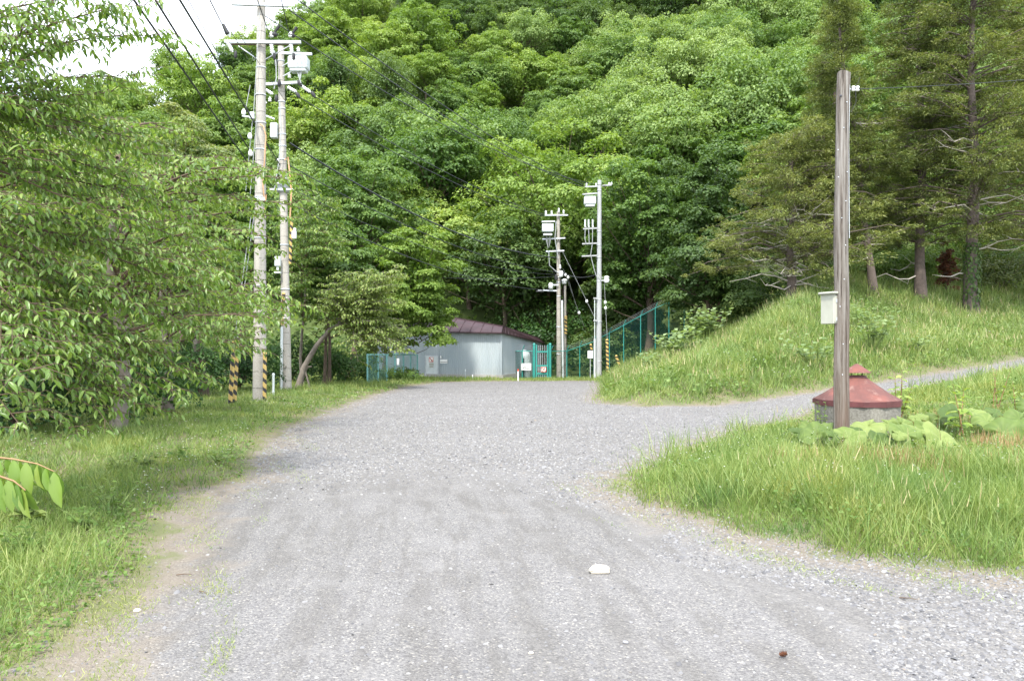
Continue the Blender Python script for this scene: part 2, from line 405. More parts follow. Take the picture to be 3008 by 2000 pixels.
def mat_ground():
    m, nt, out = newmat('gravel and soil'); nb = NB(nt)
    tc = nb.n('ShaderNodeTexCoord').outputs['Object']
    sep = nb.n('ShaderNodeSeparateXYZ'); nb.l(tc, sep.inputs[0])
    e = nb.n('ShaderNodeAttribute', attribute_name='edge').outputs['Fac']
    nz = nb.noise(tc, 2.2, 6, .65); nzb = nb.noise(tc, .45, 3)
    ee = nb.math('ADD', e, nb.math('MULTIPLY', nb.math('SUBTRACT', nz, .5), 1.5))
    # stones: two sizes of voronoi cells
    def stones(sc):
        v = nb.n('ShaderNodeTexVoronoi'); v.inputs['Scale'].default_value = sc; nb.l(tc, v.inputs['Vector'])
        sp = nb.n('ShaderNodeSeparateColor'); nb.l(v.outputs['Color'], sp.inputs[0])
        return sp.outputs[0], v.outputs['Distance']
    s1, d1 = stones(95); s2, d2 = stones(62); s3, d3 = stones(36)
    c1 = nb.ramp(s1, [(0, (.13, .13, .137)), (.5, (.19, .19, .198)), (.92, (.24, .24, .243)), (1, (.37, .36, .34))])
    c2 = nb.ramp(s2, [(0, (.12, .12, .124)), (.4, (.175, .174, .178)), (.85, (.235, .234, .238)), (1, (.35, .34, .325))])
    c3 = nb.ramp(s3, [(0, (.125, .124, .128)), (.5, (.185, .184, .188)), (.9, (.24, .237, .235)), (1, (.35, .34, .32))])
    far = nb.smooth(nb.math('ADD', sep.outputs['Y'], nb.math('MULTIPLY', nz, 3)), 9.0, 12.0)
    rightside = nb.smooth(nb.math('ADD', nb.math('ADD', sep.outputs['X'], nb.math('MULTIPLY', sep.outputs['Y'], .35)), nb.math('MULTIPLY', nz, 1.5)), 3.6, 4.8)
    coarse = nb.math('MAXIMUM', far, nb.math('MULTIPLY', rightside, .85))
    c = nb.mix(coarse, c1, nb.mix(.5, c2, c3))
    # fines between stones and wheel tracks bending with the road
    sx = nb.math('ADD', sep.outputs['X'], nb.math('MULTIPLY', nb.math('MULTIPLY', sep.outputs['Y'], sep.outputs['Y']), .010))
    cb = nb.n('ShaderNodeCombineXYZ'); nb.l(sx, cb.inputs[0]); nb.l(nb.math('MULTIPLY', sep.outputs['Y'], .16), cb.inputs[1])
    tr = nb.noise(cb.outputs[0], 4.6, 7, .66)
    track = nb.math('MULTIPLY', nb.smooth(tr, .42, .62), nb.math('SUBTRACT', 1.0, nb.math('MULTIPLY', coarse, .8)))
    c = nb.mix(nb.math('MULTIPLY', track, .45), c, (.118, .114, .109))
    pale = nb.math('MULTIPLY', nb.smooth(nz, .50, .72), .45)
    c = nb.mix(pale, c, (.25, .25, .257))
    c = nb.mix(nb.math('MULTIPLY', nb.smooth(nzb, .35, .65), .30), c, nb.mix(1.0, c, (.74, .73, .71), 'MULTIPLY'))
    c = nb.mix(1.0, c, (.885, .86, .825), 'MULTIPLY')
    # dusty brown margin, then soil under grass
    br = nb.mix(nb.noise(tc, 25, 5), (.13, .10, .07), (.26, .215, .155))
    marg = nb.math('MULTIPLY', nb.smooth(ee, -.6, .0), .55)
    c = nb.mix(marg, c, br)
    thin = nb.smooth(nb.noise(tc, 9, 5, .7), .42, .6)
    mossy = nb.mix(thin, (.17, .14, .09), (.14, .145, .065))
    soil = nb.mix(nb.smooth(nb.noise(tc, 1.1, 5, .6), .40, .62), mossy, (.125, .135, .065))
    hillm = nb.smooth(sep.outputs['Y'], 48, 60)
    soil = nb.mix(hillm, soil, (.07, .10, .03))
    g = nb.smooth(ee, -.05, .25)
    c = nb.mix(g, c, soil)
    h = nb.math('ADD', nb.math('MULTIPLY', d1, nb.math('SUBTRACT', 1.0, coarse)), nb.math('MULTIPLY', nb.math('ADD', d2, d3), nb.math('MULTIPLY', coarse, 2.0)))
    hh = nb.math('ADD', nb.math('MULTIPLY', h, -.5), nb.math('MULTIPLY', tr, .6))
    principled(nb, out, c, .9, 0, .2, nb.bump(hh, .6, .018))
    return m
me.materials.append(mat_ground())

# ------------------------------------------------------------------ loose stones on the gravel (cannot be counted)
def in_view(X, Y, m=1.08): return (Y > 1) & (np.abs(X/Y) < .658*m)
def rand_pts(n, y0, y1, xl, xh, powr=1.0):
    """points with density falling with distance"""
    Y = y0*(y1/y0)**(rng.random(n)**powr); X = rng.uniform(-1, 1, n)*(Y*.70)
    k = (X > xl) & (X < xh); return X[k], Y[k]
def stones_mesh(name, X, Y, s, label):
    n = len(X); pos = np.stack([X, Y, G(X, Y)-s*.12], 1)
    T = [(1, 0, 0), (.3, .95, 0), (-.8, .6, 0), (-.8, -.6, 0), (.3, -.95, 0), (.1, .1, .75)]
    a = rng.random(n)*6.283
    d = np.stack([np.cos(a), np.sin(a), rng.normal(0, .12, n)], 1); up = np.tile([0, 0, 1.], (n, 1))+rng.normal(0, .2, (n, 3))
    sc = np.stack([s, s*rng.uniform(.6, 1.1, n), s*rng.uniform(.5, 1.1, n)], 1)
    v = scatter(T, pos, d, up, sc)
    v += rng.normal(0, 1, v.shape)*np.repeat(s, 6)[:, None]*.13
    m, nt, out = newmat(name+' stone'); nb = NB(nt)
    at = nb.n('ShaderNodeAttribute', attribute_name='rnd').outputs['Fac']
    c = nb.ramp(at, [(0, (.085, .085, .09)), (.4, (.155, .154, .16)), (.8, (.225, .224, .228)), (.97, (.27, .265, .255)), (1, (.20, .17, .14))])
    principled(nb, out, c, .85, 0, .25)
    o = np_mesh(name, v, [(0, 1, 5), (1, 2, 5), (2, 3, 5), (3, 4, 5), (4, 0, 5)], n, 6, m, rng.random(n))
    tag(o, label, 'gravel', kind='stuff')
X, Y = rand_pts(150000, 7.5, 46, -12, 20, 1.1)
sd = sdpoly(X, Y, ROAD); k = (sd < .12*rng.random(len(X))-.02) & (rng.random(len(X)) < sst(Y+np.sin(X*2)*.5, 7.5, 11))
X, Y = X[k], Y[k]
stones_mesh('gravel', X, Y, rng.gamma(3, .0026, len(X))+.004+.00028*Y, 'loose grey crushed stone covering the far part of the road')
X, Y = rand_pts(90000, 3.3, 9, -3.5, 8)
sd = sdpoly(X, Y, ROAD); w = np.where(X*1.0+.35*Y > 3.4+np.sin(Y*3)*.3, .8, .035)
k = (sd < .5*rng.random(len(X))) & (rng.random(len(X)) < w)
X, Y = X[k], Y[k]
stones_mesh('gravel', X, Y, rng.gamma(2.5, .0026, len(X))+.003, 'small pale stones scattered over the packed near road')

# ------------------------------------------------------------------ grass
T_BL = [(-.5, 0, 0), (.5, 0, 0), (.38, .45, .03), (-.38, .45, .03), (.22, .8, .14), (-.22, .8, .14), (0, 1, .26)]
F_BL = [(0, 1, 2, 3), (3, 2, 4, 5), (5, 4, 6)]
def patch(X, Y, sc, ph=0.0):
    return .5+.25*(np.sin(X*sc+ph)*np.sin(Y*sc*.8+ph*2)+np.sin(X*sc*2.3+Y*sc*1.1+ph*3))
def grass(name, X, Y, h, w, label, mat='grass', tone=None, lean=.35, kind='stuff', cat='grass', parent=None):
    n = len(X); pos = np.stack([X, Y, G(X, Y)-.01], 1)
    d = np.stack([rng.normal(0, lean, n), rng.normal(0, lean, n), np.ones(n)], 1)
    nn = np.stack([rng.normal(0, 1, n), rng.normal(0, 1, n), rng.normal(0, .2, n)], 1)
    sc = np.stack([w, h, h*rng.uniform(.3, 1.8, n)], 1)
    v = scatter(T_BL, pos, d, nn, sc)
    r = rng.random(n)*.6+(.2 if tone is None else tone)
    o = np_mesh(name, v, F_BL, n, 7, M[mat], np.clip(r, 0, 1), smooth=True)
    return tag(o, label, cat, kind=kind)
def edgefade(sd, wd): return rng.random(len(sd)) < sst(sd+rng.normal(0, .12, len(sd)), -.05, wd)
# island, right foreground
def lowzone(X, Y):   # short growth where the butterbur shades it and in front of the well
    px = CX+X/Y*F
    return sst(px, 2250, 2400)*sst(Y, 9.3, 10.3)*(1-sst(Y, 15.5, 17.5))
X, Y = rand_pts(420000, 4.6, 27, 0, 20, .9); sd = sdpoly(X, Y, ROAD); di = -sdpoly(X, Y, ISLP)
k = (di > -.35) & edgefade(sd, .45) & (sd > -.1); X, Y, sd = X[k], Y[k], sd[k]
pt = patch(X, Y, 1.9); pt2 = patch(X, Y, 5.3, 1.7); pt3 = patch(X, Y, .9, .4)
hh = (.05+.29*sst(sd, .0, 1.7)*(.45+.9*pt*pt2+.3*pt3))*rng.uniform(.4, 1.3, len(X))*(1-.62*lowzone(X, Y))
grass('grass', X, Y, hh, (.003+.00048*Y)*rng.uniform(.6, 1.5, len(X)), 'tall bright meadow grass around the red capped well', tone=(pt-.5)*.35+(pt2-.5)*.3+.22, lean=.42)
def tufts(n, y0, y1, xl, xh, test, h, label, mat='grass'):
    X, Y = rand_pts(n, y0, y1, xl, xh, .9); k = test(X, Y); X, Y = X[k], Y[k]; m = 34
    r_ = .06+.008*np.repeat(Y, m); X2 = np.repeat(X, m)+rng.normal(0, 1, len(X)*m)*r_; Y2 = np.repeat(Y, m)+rng.normal(0, 1, len(X)*m)*r_
    hs = np.repeat(rng.uniform(.6, 1.3, len(X)), m)*h*rng.uniform(.5, 1.2, len(X2)); tn = np.repeat(rng.uniform(-.15, .45, len(X)), m)
    grass('tuft_grass', X2, Y2, hs, (.0032+.0005*Y2)*rng.uniform(.6, 1.4, len(X2)), label, mat=mat, tone=tn, lean=.38)
tufts(900, 5, 24, 0, 18, lambda X, Y: (sdpoly(X, Y, ROAD) > .12) & (-sdpoly(X, Y, ISLP) > .12) & (lowzone(X, Y) < .35), .42, 'tall clumps of grass standing above the meadow near the well')
tufts(900, 4, 36, -18, -1, lambda X, Y: (sdpoly(X, Y, ROAD) > .25) & (X < 0), .20, 'scattered grass clumps on the left verge')
tufts(1500, 21, 48, 2, 36, lambda X, Y: (-sdpoly(X, Y, BANK) > .25), .62, 'coarse grass clumps over the bank')
def forbs(X, Y, hmax, ls, mat, label, tone=.2):
    n = len(X); pos = np.stack([X, Y, G(X, Y)+hmax*rng.random(n)], 1)
    d = rng.normal(0, 1, (n, 3)); d[:, 2] *= .45
    v = scatter(T_HEX, pos, nrm(d), rng.normal(0, .45, (n, 3))+np.array([0, -.15, 1]), ls*rng.uniform(.5, 1.4, n))
    tag(np_mesh('ground_cover', v, F_HEX, n, 6, M[mat], np.clip(rng.random(n)*.6+tone, 0, 1)), label, 'ground cover', kind='stuff')
X, Y = rand_pts(60000, 4.8, 26, 0, 19, .9); sd = sdpoly(X, Y, ROAD); di = -sdpoly(X, Y, ISLP)
k = (di > 0) & (sd > .25) & (patch(X, Y, 2.7, 5)+rng.normal(0, .08, len(X)) > .52); X, Y = X[k], Y[k]
forbs(X, Y, .2, .018+.002*Y, 'lf_green', 'leafy herbs mixed into the tall grass around the well')
def stalks(X, Y, h, w, mat, label, head=.3):
    n = len(X); base = np.stack([X, Y, G(X, Y)], 1); d = np.stack([rng.normal(0, .18, n), rng.normal(0, .18, n), np.ones(n)], 1)
    v1 = scatter(T_BL, base, d, rng.normal(0, 1, (n, 3)), np.stack([w*.45, h, h*.3], 1))
    p2 = base+nrm(d)*(h*(1-head))[:, None]
    v2 = scatter(T_BL, p2, d, rng.normal(0, 1, (n, 3)), np.stack([w*2.2, h*head, h*.2], 1))
    v = np.concatenate([v1, v2]); r_ = rng.random(2*n)
    tag(np_mesh('seed_heads', v, F_BL, 2*n, 7, M[mat], r_), label, 'grass', kind='stuff')
X, Y = rand_pts(1700, 5.2, 24, 0, 18, .9); k = (sdpoly(X, Y, ROAD) > .6) & (-sdpoly(X, Y, ISLP) > .4) & (patch(X, Y, 1.2, 3)+rng.normal(0, .1, len(X)) > .5) & (lowzone(X, Y) < .3); X, Y = X[k], Y[k]
stalks(X, Y, rng.uniform(.25, .55, len(X)), .0016+.00028*Y, 'grassdry', 'pale thin grass seed heads above the tall grass')
# left verge
X, Y = rand_pts(330000, 3.4, 48, -22, -1, .95); sd = sdpoly(X, Y, ROAD)
bare = patch(X, Y, 1.3, 2.0)
shade = (X < -3.6-.0*Y) & (Y < 13) & (Y > 7.2)
k = edgefade(sd, .5) & (sd > -.1) & ~((rng.random(len(X)) < .5) & shade & (bare > .48)) & (X < 0)
X, Y, sd = X[k], Y[k], sd[k]; pt = patch(X, Y, 1.5, 1.0)
hh = (.035+.10*sst(sd, .05, 1.2)*(.5+.9*pt))*rng.uniform(.5, 1.3, len(X))*(1+sst(Y, 20, 40)*1.1)
grass('grass', X, Y, hh, (.0032+.0005*Y)*rng.uniform(.6, 1.5, len(X)), 'short green grass verge on the left of the gravel road', tone=(pt-.5)*.3+(patch(X, Y, 4.1, 2)-.5)*.35+.2, lean=.55)
X, Y = rand_pts(90000, 3.5, 45, -22, -1, .9); sd = sdpoly(X, Y, ROAD); k = (X < 0) & (sd > .15) & (patch(X, Y, 1.9, 7)+rng.normal(0, .1, len(X)) > .47); X, Y = X[k], Y[k]
forbs(X, Y, .07, .014+.0022*Y, 'lf_green', 'clover and small leafy weeds in the left verge', .25)
# bank on the right behind the side road, and strip by the building
X, Y = rand_pts(330000, 20, 62, 1, 60, .8); db = -sdpoly(X, Y, BANK); sd = sdpoly(X, Y, ROAD)
k = (db > -.1) & edgefade(sd, .5) & (sd > -.1); X, Y, db = X[k], Y[k], db[k]
pt = patch(X, Y, .8); hh = (.06+.30*sst(db, 0, 2)*(.6+.7*pt))*rng.uniform(.5, 1.3, len(X))
grass('grass', X, Y, hh*(.35+1.3*patch(X, Y, 2.9, 3)*patch(X, Y, 6.1, 1)*2), (.012+.0003*Y)*rng.uniform(.6, 1.5, len(X)), 'rough long grass on the bank below the conifers', tone=(pt-.5)*.5+(patch(X, Y, 2.3, 1)-.5)*.5+.2)
X, Y = rand_pts(80000, 21, 50, 2, 40, .8); db = -sdpoly(X, Y, BANK); k = (db > .4) & (patch(X, Y, 1.1, 5)+rng.normal(0, .1, len(X)) > .5); X, Y = X[k], Y[k]
forbs(X, Y, .42, .085, 'lf_green', 'leafy herbs growing through the grass of the bank', .15)
X, Y = rand_pts(9000, 21, 46, 2, 38, .8); db = -sdpoly(X, Y, BANK); k = (db > .6) & (patch(X, Y, .7, 6)+rng.normal(0, .12, len(X)) > .5); X, Y = X[k], Y[k]
stalks(X, Y, rng.uniform(.4, .8, len(X)), np.full(len(X), .008), 'grassdry', 'pale seed heads over the grass of the bank')
X = rng.uniform(-14, 6, 26000); Y = rng.uniform(43, 56, 26000); sd = sdpoly(X, Y, ROAD)
k = (sd > .0) & edgefade(sd, .5); X, Y = X[k], Y[k]
grass('grass', X, Y, rng.uniform(.05, .22, len(X)), np.full(len(X), .025), 'weedy grass strip in front of the metal building', tone=.3)
# thin blades creeping onto the gravel and a few tufts
X, Y = rand_pts(170000, 3.6, 16, -5, 10); sd = sdpoly(X, Y, ROAD)
k = (sd < .35) & (sd > -.75) & (patch(X, Y, 4, 1)+rng.normal(0, .12, len(X))+.30*np.minimum(sd, .3) > .56); X, Y = X[k], Y[k]
grass('thin_grass', X, Y, rng.uniform(.015, .05, len(X)), np.full(len(X), .005), 'sparse yellowed grass creeping onto the gravel margin', tone=.4, lean=.8)
# dry straw stalks in the island
n = 110; X = rng.uniform(1.4, 9, n); Y = rng.uniform(5.6, 14, n); k = sdpoly(X, Y, ROAD) > .25; X, Y = X[k], Y[k]
grass('dry_grass', X, Y, rng.uniform(.15, .42, len(X)), np.full(len(X), .006), 'bleached straw stalks among the tall grass', mat='grassdry', lean=.7)
# rusty sorrel heads in front of the butterbur
def blob_pts(cx, cy, rx, ry, n):
    a = rng.random(n)*6.283; r = np.sqrt(rng.random(n)); return cx+rx*r*np.cos(a), cy+ry*r*np.sin(a)
Xs, Ys = [], []
for (px, yy, rx, ry, n) in ((2560, 8.9, .35, .5, 260), (2690, 8.8, .5, .6, 420), (2880, 9.1, .8, .8, 200), (2980, 10.6, .6, .5, 260), (2350, 8.8, .4, .3, 120), (2820, 12.8, .9, .6, 160)):
    a_, b_ = blob_pts((px-CX)/F*yy, yy, rx, ry, n); Xs.append(a_); Ys.append(b_)
X, Y = np.concatenate(Xs), np.concatenate(Ys); n = len(X)
stemh = rng.uniform(.12, .32, n)
pos = np.stack([X, Y, G(X, Y)+stemh*.45], 1)
d = np.stack([rng.normal(0, .16, n), rng.normal(0, .16, n), np.ones(n)], 1)
v = scatter(T_BL, pos, d, rng.normal(0, 1, (n, 3)), np.stack([np.full(n, .009), stemh*.6, stemh*.3], 1))
tag(np_mesh('sorrel', v, F_BL, n, 7, M['sorrel'], rng.random(n)), 'rusty brown sorrel seed heads standing in the tall grass', 'sorrel', kind='stuff')
# white flowers: clover and daisies (five small petals seen as hexagons)
def flowers(X, Y, hz, s, label, mat='petal'):
    n = len(X); k5 = 5
    pos = np.repeat(np.stack([X, Y, G(X, Y)+hz], 1), k5, 0); a = np.tile(np.arange(k5)*1.2566, n)+np.repeat(rng.random(n)*6, k5)
    tilt = rng.uniform(.1, .9, n*k5)
    d = np.stack([np.cos(a), np.sin(a), tilt], 1); up = np.tile([0, 0, 1.], (n*k5, 1))
    v = scatter(T_RH, pos, d, up, np.repeat(s, k5)*.7)
    tag(np_mesh('flowers', v, F_RH, n*k5, 4, M[mat], rng.random(n*k5)), label, 'flowers', kind='stuff')
X, Y = rand_pts(5200, 4, 40, -9, -2); k = (sdpoly(X, Y, ROAD) > .3) & (patch(X, Y, .9, 4) > .45); X, Y = X[k], Y[k]
flowers(X, Y, .06+rng.random(len(X))*.08, rng.uniform(.008, .016, len(X))+.0007*Y, 'small white clover heads dotted over the left verge')
X = rng.uniform(1.4, 6.5, 620); Y = rng.uniform(6.8, 14, 620); k = (sdpoly(X, Y, ROAD) > .25); X, Y = X[k], Y[k]
flowers(X, Y, rng.uniform(.18, .34, len(X)), rng.uniform(.010, .019, len(X)), 'white clover heads in the tall grass near the wooden pole')
X = rng.uniform(4, 34, 3000); Y = rng.uniform(22, 44, 3000); db = -sdpoly(X, Y, BANK); k = (db > .6) & (patch(X, Y, .6, 2.2)+rng.normal(0, .1, 3000) > .56); X, Y = X[k], Y[k]
flowers(X, Y, rng.uniform(.25, .5, len(X)), rng.uniform(.028, .055, len(X)), 'white daisies and fleabane on the grassy bank')

# ------------------------------------------------------------------ trees
def trunk_mb(h, r0, r1, lean=(0, 0), limbs=5, rs=None, start=.45, spread=.8, seg=10, bend=.06):
    rs = rs or random
    mb = MB(); pts = []; n = 7
    for i in range(n):
        t = i/(n-1); pts.append(Vector((lean[0]*t*t+bend*h*.3*math.sin(t*5+rs.random()), lean[1]*t*t+bend*h*.3*math.sin(t*4+rs.random()), h*t)))
    mb.tube(pts, [r0*(1.35 if i == 0 else 1)*(1-i/(n-1))+r1*i/(n-1) for i in range(n)], seg, wob=.06)
    for k in range(limbs):
        t = start+(1-start)*k/max(1, limbs); i = min(n-2, int(t*(n-1))); p = pts[i].lerp(pts[i+1], t*(n-1)-i)
        a = k*2.4+rs.random(); L = h*spread*rs.uniform(.35, .6)*(1.1-t*.5)
        e = p+Vector((math.cos(a)*L, math.sin(a)*L, L*rs.uniform(.5, 1.0)))
        mid = p.lerp(e, .5)+Vector((math.cos(a)*L*.1, math.sin(a)*L*.1, -L*.06))
        rr = (r0*(1-t)+r1*t)*.6
        mb.tube([p, mid, e], [rr, rr*.6, rr*.2], 6, wob=.05)
    return mb
def clump_crown(W, H, base, ncl, per, ls, flat=.55, droop=.3, seed=0, lumps=.25, inner=.15, rcl=.26, lowcut=-.35, T=T_RH, Fc=F_RH, hang=0.0):
    r = np.random.default_rng(seed)
    u = nrm(r.normal(0, 1, (ncl*3, 3))); u = u[u[:, 2] > lowcut][:ncl]; nc = len(u)
    lump = 1+lumps*np.sin(u[:, 0]*4+seed)*np.sin(u[:, 1]*5+seed*2)+r.normal(0, .06, nc)
    rad = np.where(r.random(nc) < .28, r.uniform(.35, .75, nc), r.uniform(.82, 1.0, nc))*lump
    C = u*rad[:, None]*np.array([W, W, H/2]); C[:, 2] += base+H/2
    rc = W*rcl*r.uniform(.65, 1.35, nc)
    N = nc*per; ci = np.repeat(np.arange(nc), per)
    q = nrm(r.normal(0, 1, (N, 3))); q[:, 2] = np.abs(q[:, 2])*1.0-.25*r.random(N)
    sh = r.uniform(.55, 1.0, N)**.6
    off = q*sh[:, None]*rc[ci][:, None]*np.array([1, 1, flat])
    off[:, 2] -= droop*(off[:, 0]**2+off[:, 1]**2)/np.maximum(rc[ci], .1)*.6
    pos = C[ci]+off
    out = nrm(C[ci]-np.array([0, 0, base+H*.35]))
    nn = nrm(q*.7+out*.35+np.array([0, 0, .55])+r.normal(0, .38, (N, 3)))
    tang = r.normal(0, 1, (N, 3))+q*.6; tang[:, 2] -= .55+hang
    d = nrm(tang-nn*(tang*nn).sum(1, keepdims=True)*(1-hang*.5))
    s = ls*r.uniform(.65, 1.35, N)
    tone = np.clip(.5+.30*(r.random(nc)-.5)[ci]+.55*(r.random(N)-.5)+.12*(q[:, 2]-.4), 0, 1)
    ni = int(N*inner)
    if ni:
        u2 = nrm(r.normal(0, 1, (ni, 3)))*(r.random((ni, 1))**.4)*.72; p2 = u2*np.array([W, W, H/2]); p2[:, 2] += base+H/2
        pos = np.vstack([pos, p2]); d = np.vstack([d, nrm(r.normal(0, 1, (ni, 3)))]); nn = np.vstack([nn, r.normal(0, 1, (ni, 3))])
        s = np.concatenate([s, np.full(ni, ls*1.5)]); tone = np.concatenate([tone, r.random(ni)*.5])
    return pos, d, nn, s, tone, C
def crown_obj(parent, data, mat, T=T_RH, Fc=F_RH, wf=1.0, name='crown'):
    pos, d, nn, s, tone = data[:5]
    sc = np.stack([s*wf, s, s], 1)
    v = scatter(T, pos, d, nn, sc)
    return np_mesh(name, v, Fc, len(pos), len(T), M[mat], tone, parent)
def make_tree(name, label, cat, W, H, base, ncl, per, ls, leaf, bark='bark', seed=0, group=None, r0=.2, lean=(0, 0), ox=0.0, **kw):
    rs = random.Random(seed)
    t = thing(name, (0, 0, 0), label, cat, group)
    data = clump_crown(W, H, base, ncl, per, ls, seed=seed, **kw)
    data[0][:, 0] += ox; data[5][:, 0] += ox; lean = (lean[0]+ox, lean[1])
    crown_obj(t, data, leaf)
    tb = trunk_mb(base+H*.72, r0, r0*.3, lean, 6, rs, start=.35, spread=W/(base+H)*1.6)
    # twigs out to a share of the clumps so that gaps show wood
    C = data[5]
    for c in C[::3]:
        a = Vector((ox+(c[0]-ox)*.15, c[1]*.15, base*.6+(c[2]-base*.6)*.55)); b = Vector(c)
        tb.tube([a, a.lerp(b, .5)+Vector((0, 0, -.1)), b], [r0*.22, r0*.13, r0*.05], 4, cap=False)
    tb.build('trunk', M[bark], t)
    return t

# hillside wood: eleven tree models, copied as individual trees
KINDS = [
 ('lf_bright', 'bright yellow-green broadleaf tree', 4.4, 7.0, 'broadleaf_tree'),
 ('lf_green', 'fresh green broadleaf tree', 4.2, 6.6, 'broadleaf_tree'),
 ('lf_deep', 'deep green broadleaf tree', 4.0, 7.0, 'broadleaf_tree'),
 ('lf_pale', 'pale sage-green feathery tree', 4.8, 7.8, 'feathery_tree'),
 ('lf_green', 'fresh green broadleaf tree', 5.0, 7.4, 'broadleaf_tree'),
 ('lf_bright', 'bright yellow-green broadleaf tree', 3.8, 6.2, 'broadleaf_tree'),
 ('lf_tall', 'slender green tree with a narrow upright crown', 2.5, 10.0, 'slender_tree'),
]
M['lf_tall'] = leafmat('soft upright olive green leaves', (.055, .11, .03), (.11, .18, .05), (.19, .27, .09))
protos = []
for i, (lf, lab, W, H, nm) in enumerate(KINDS):
    kw = dict(flat=.6, droop=.25, lumps=.28, rcl=.21, inner=.22)
    if lf == 'lf_pale': kw = dict(flat=.8, droop=.6, lumps=.24, rcl=.2, hang=.7)
    if lf == 'lf_tall': kw = dict(flat=1.0, droop=.5, lumps=.12, rcl=.34, lowcut=-.8, hang=.5)
    t = make_tree(nm, lab, 'tree', W, H, 1.2, 92 if lf != 'lf_tall' else 70, 120, .25, lf, seed=100+i, r0=.16, group='trees covering the hillside', **kw)
    protos.append(t)
hr = np.random.default_rng(77)
spots = []
tries = 0
def zone(y): return 'low on' if y < 84 else ('halfway up' if y < 112 else 'high on')
while tries < 60000 and len(spots) < 292:
    tries += 1
    y = 66+ (hr.random()**1.15)*104; x = hr.uniform(-.70, .70)*y
    if hill(np.array([x]), np.array([y]))[0] < 1.0: continue
    xr0 = np.interp(y, RX[:, 1], RX[:, 0])
    if x < xr0-5: continue
    sp = 5.3+(y-66)*.022
    if any((x-a)**2+((y-b)*1.12)**2 < sp*sp for a, b in spots): continue
    spots.append((x, y))
used = [False]*len(protos)
for (x, y) in spots:
    u = CX+x/y*F
    fld = math.sin(x*.075+1.3)*math.sin(y*.06+.7)+.4*math.sin(x*.21+y*.13)
    # broad colour zones seen on the hill
    if u > 1250 and y > 122: ki = hr.choice([2, 6, 2, 2])
    elif u > 1700 and 88 < y < 122: ki = hr.choice([3, 3, 3, 4])
    elif u < 1100 and y > 100: ki = hr.choice([0, 5, 0, 1])
    elif 900 < u < 1450 and 88 < y < 115 and fld > .1: ki = hr.choice([6, 6, 1])
    else: ki = hr.choice([0, 1, 4, 5, 2, 3], p=[.22, .24, .2, .16, .1, .08])
    sc = hr.uniform(.8, 1.28) if x > np.interp(y, RX[:, 1], RX[:, 0])+9 else hr.uniform(.65, .95); rz = hr.random()*6.28
    t0 = protos[ki]
    lab = KINDS[ki][1]+' '+zone(y)+' the wooded hillside'
    loc = (x, y, g1(x, y)-.3)
    if not used[ki]:
        used[ki] = True; t0.location = loc; t0.rotation_euler = (0, 0, rz); t0.scale = (sc, sc, sc); t0['label'] = lab
    else: copy_tree(t0, loc, rz, (sc, sc, sc*hr.uniform(.85, 1.2)), lab)
# forest floor foliage under the hillside trees
n = 60000; Y = 60+rng.random(n)**1.1*115; X = rng.uniform(-.74, .74, n)*Y
k = hill(X, Y) > .2; X, Y = X[k], Y[k]; n = len(X)
hz = rng.random(n)**2*2.2
pos = np.stack([X, Y, G(X, Y)+hz], 1)
v = scatter(T_RH, pos, nrm(rng.normal(0, 1, (n, 3))), rng.normal(0, .6, (n, 3))+np.array([0, -.2, 1]), rng.uniform(.3, .75, n))
tag(np_mesh('undergrowth', v, F_RH, n, 4, M['lf_deep'], rng.random(n)), 'dense green undergrowth on the forest floor of the hill', 'undergrowth', kind='stuff')

# --- particular nearer trees: (px, Y, width radius px, top py, bottom-of-crown py, leaf, label, extra)
def fit_tree(name, label, px, Y, rpx, top, bot, lf, seed, ls=None, ncl=75, per=170, bark='bark', r0=.18, cat='tree', group=None, ground_px=None, **kw):
    base = onG(px if ground_px is None else ground_px, Y)
    zt = P(px, top, Y).z-base.z; zb = P(px, bot, Y).z-base.z
    W = rpx/F*Y; H = zt-zb
    t = make_tree(name, label, cat, W*.93, H*.97, zb, ncl, per, ls or .0045*Y*.95, lf, bark, seed, group, r0, **kw)
    t.location = base
    t.rotation_euler = (0, 0, 0)
    return t
gmid = 'trees around the gravel yard'
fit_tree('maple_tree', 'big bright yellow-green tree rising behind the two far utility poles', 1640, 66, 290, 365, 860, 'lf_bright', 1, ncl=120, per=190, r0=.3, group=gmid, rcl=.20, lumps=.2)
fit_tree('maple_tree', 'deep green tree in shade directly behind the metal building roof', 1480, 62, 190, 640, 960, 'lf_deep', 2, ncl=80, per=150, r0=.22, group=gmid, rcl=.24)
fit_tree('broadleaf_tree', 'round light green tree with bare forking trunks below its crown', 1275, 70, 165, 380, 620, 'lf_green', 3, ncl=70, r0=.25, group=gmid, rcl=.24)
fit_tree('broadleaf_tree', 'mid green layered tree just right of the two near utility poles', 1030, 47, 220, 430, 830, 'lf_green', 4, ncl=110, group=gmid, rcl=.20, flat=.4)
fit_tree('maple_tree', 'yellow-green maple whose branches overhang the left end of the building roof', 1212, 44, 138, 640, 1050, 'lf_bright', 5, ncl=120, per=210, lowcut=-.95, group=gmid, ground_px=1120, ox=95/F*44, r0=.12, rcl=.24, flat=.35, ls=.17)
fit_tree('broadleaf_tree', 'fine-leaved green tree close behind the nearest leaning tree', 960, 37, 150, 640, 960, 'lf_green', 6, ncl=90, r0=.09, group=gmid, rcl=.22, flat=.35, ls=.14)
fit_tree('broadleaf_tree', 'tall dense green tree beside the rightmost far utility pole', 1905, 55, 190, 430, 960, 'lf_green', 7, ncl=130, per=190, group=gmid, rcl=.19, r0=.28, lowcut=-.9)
fit_tree('broadleaf_tree', 'dark green tree above the green netting fence on the slope', 2110, 50, 170, 470, 905, 'lf_deep', 8, ncl=110, per=180, group=gmid, rcl=.21, lowcut=-.9)
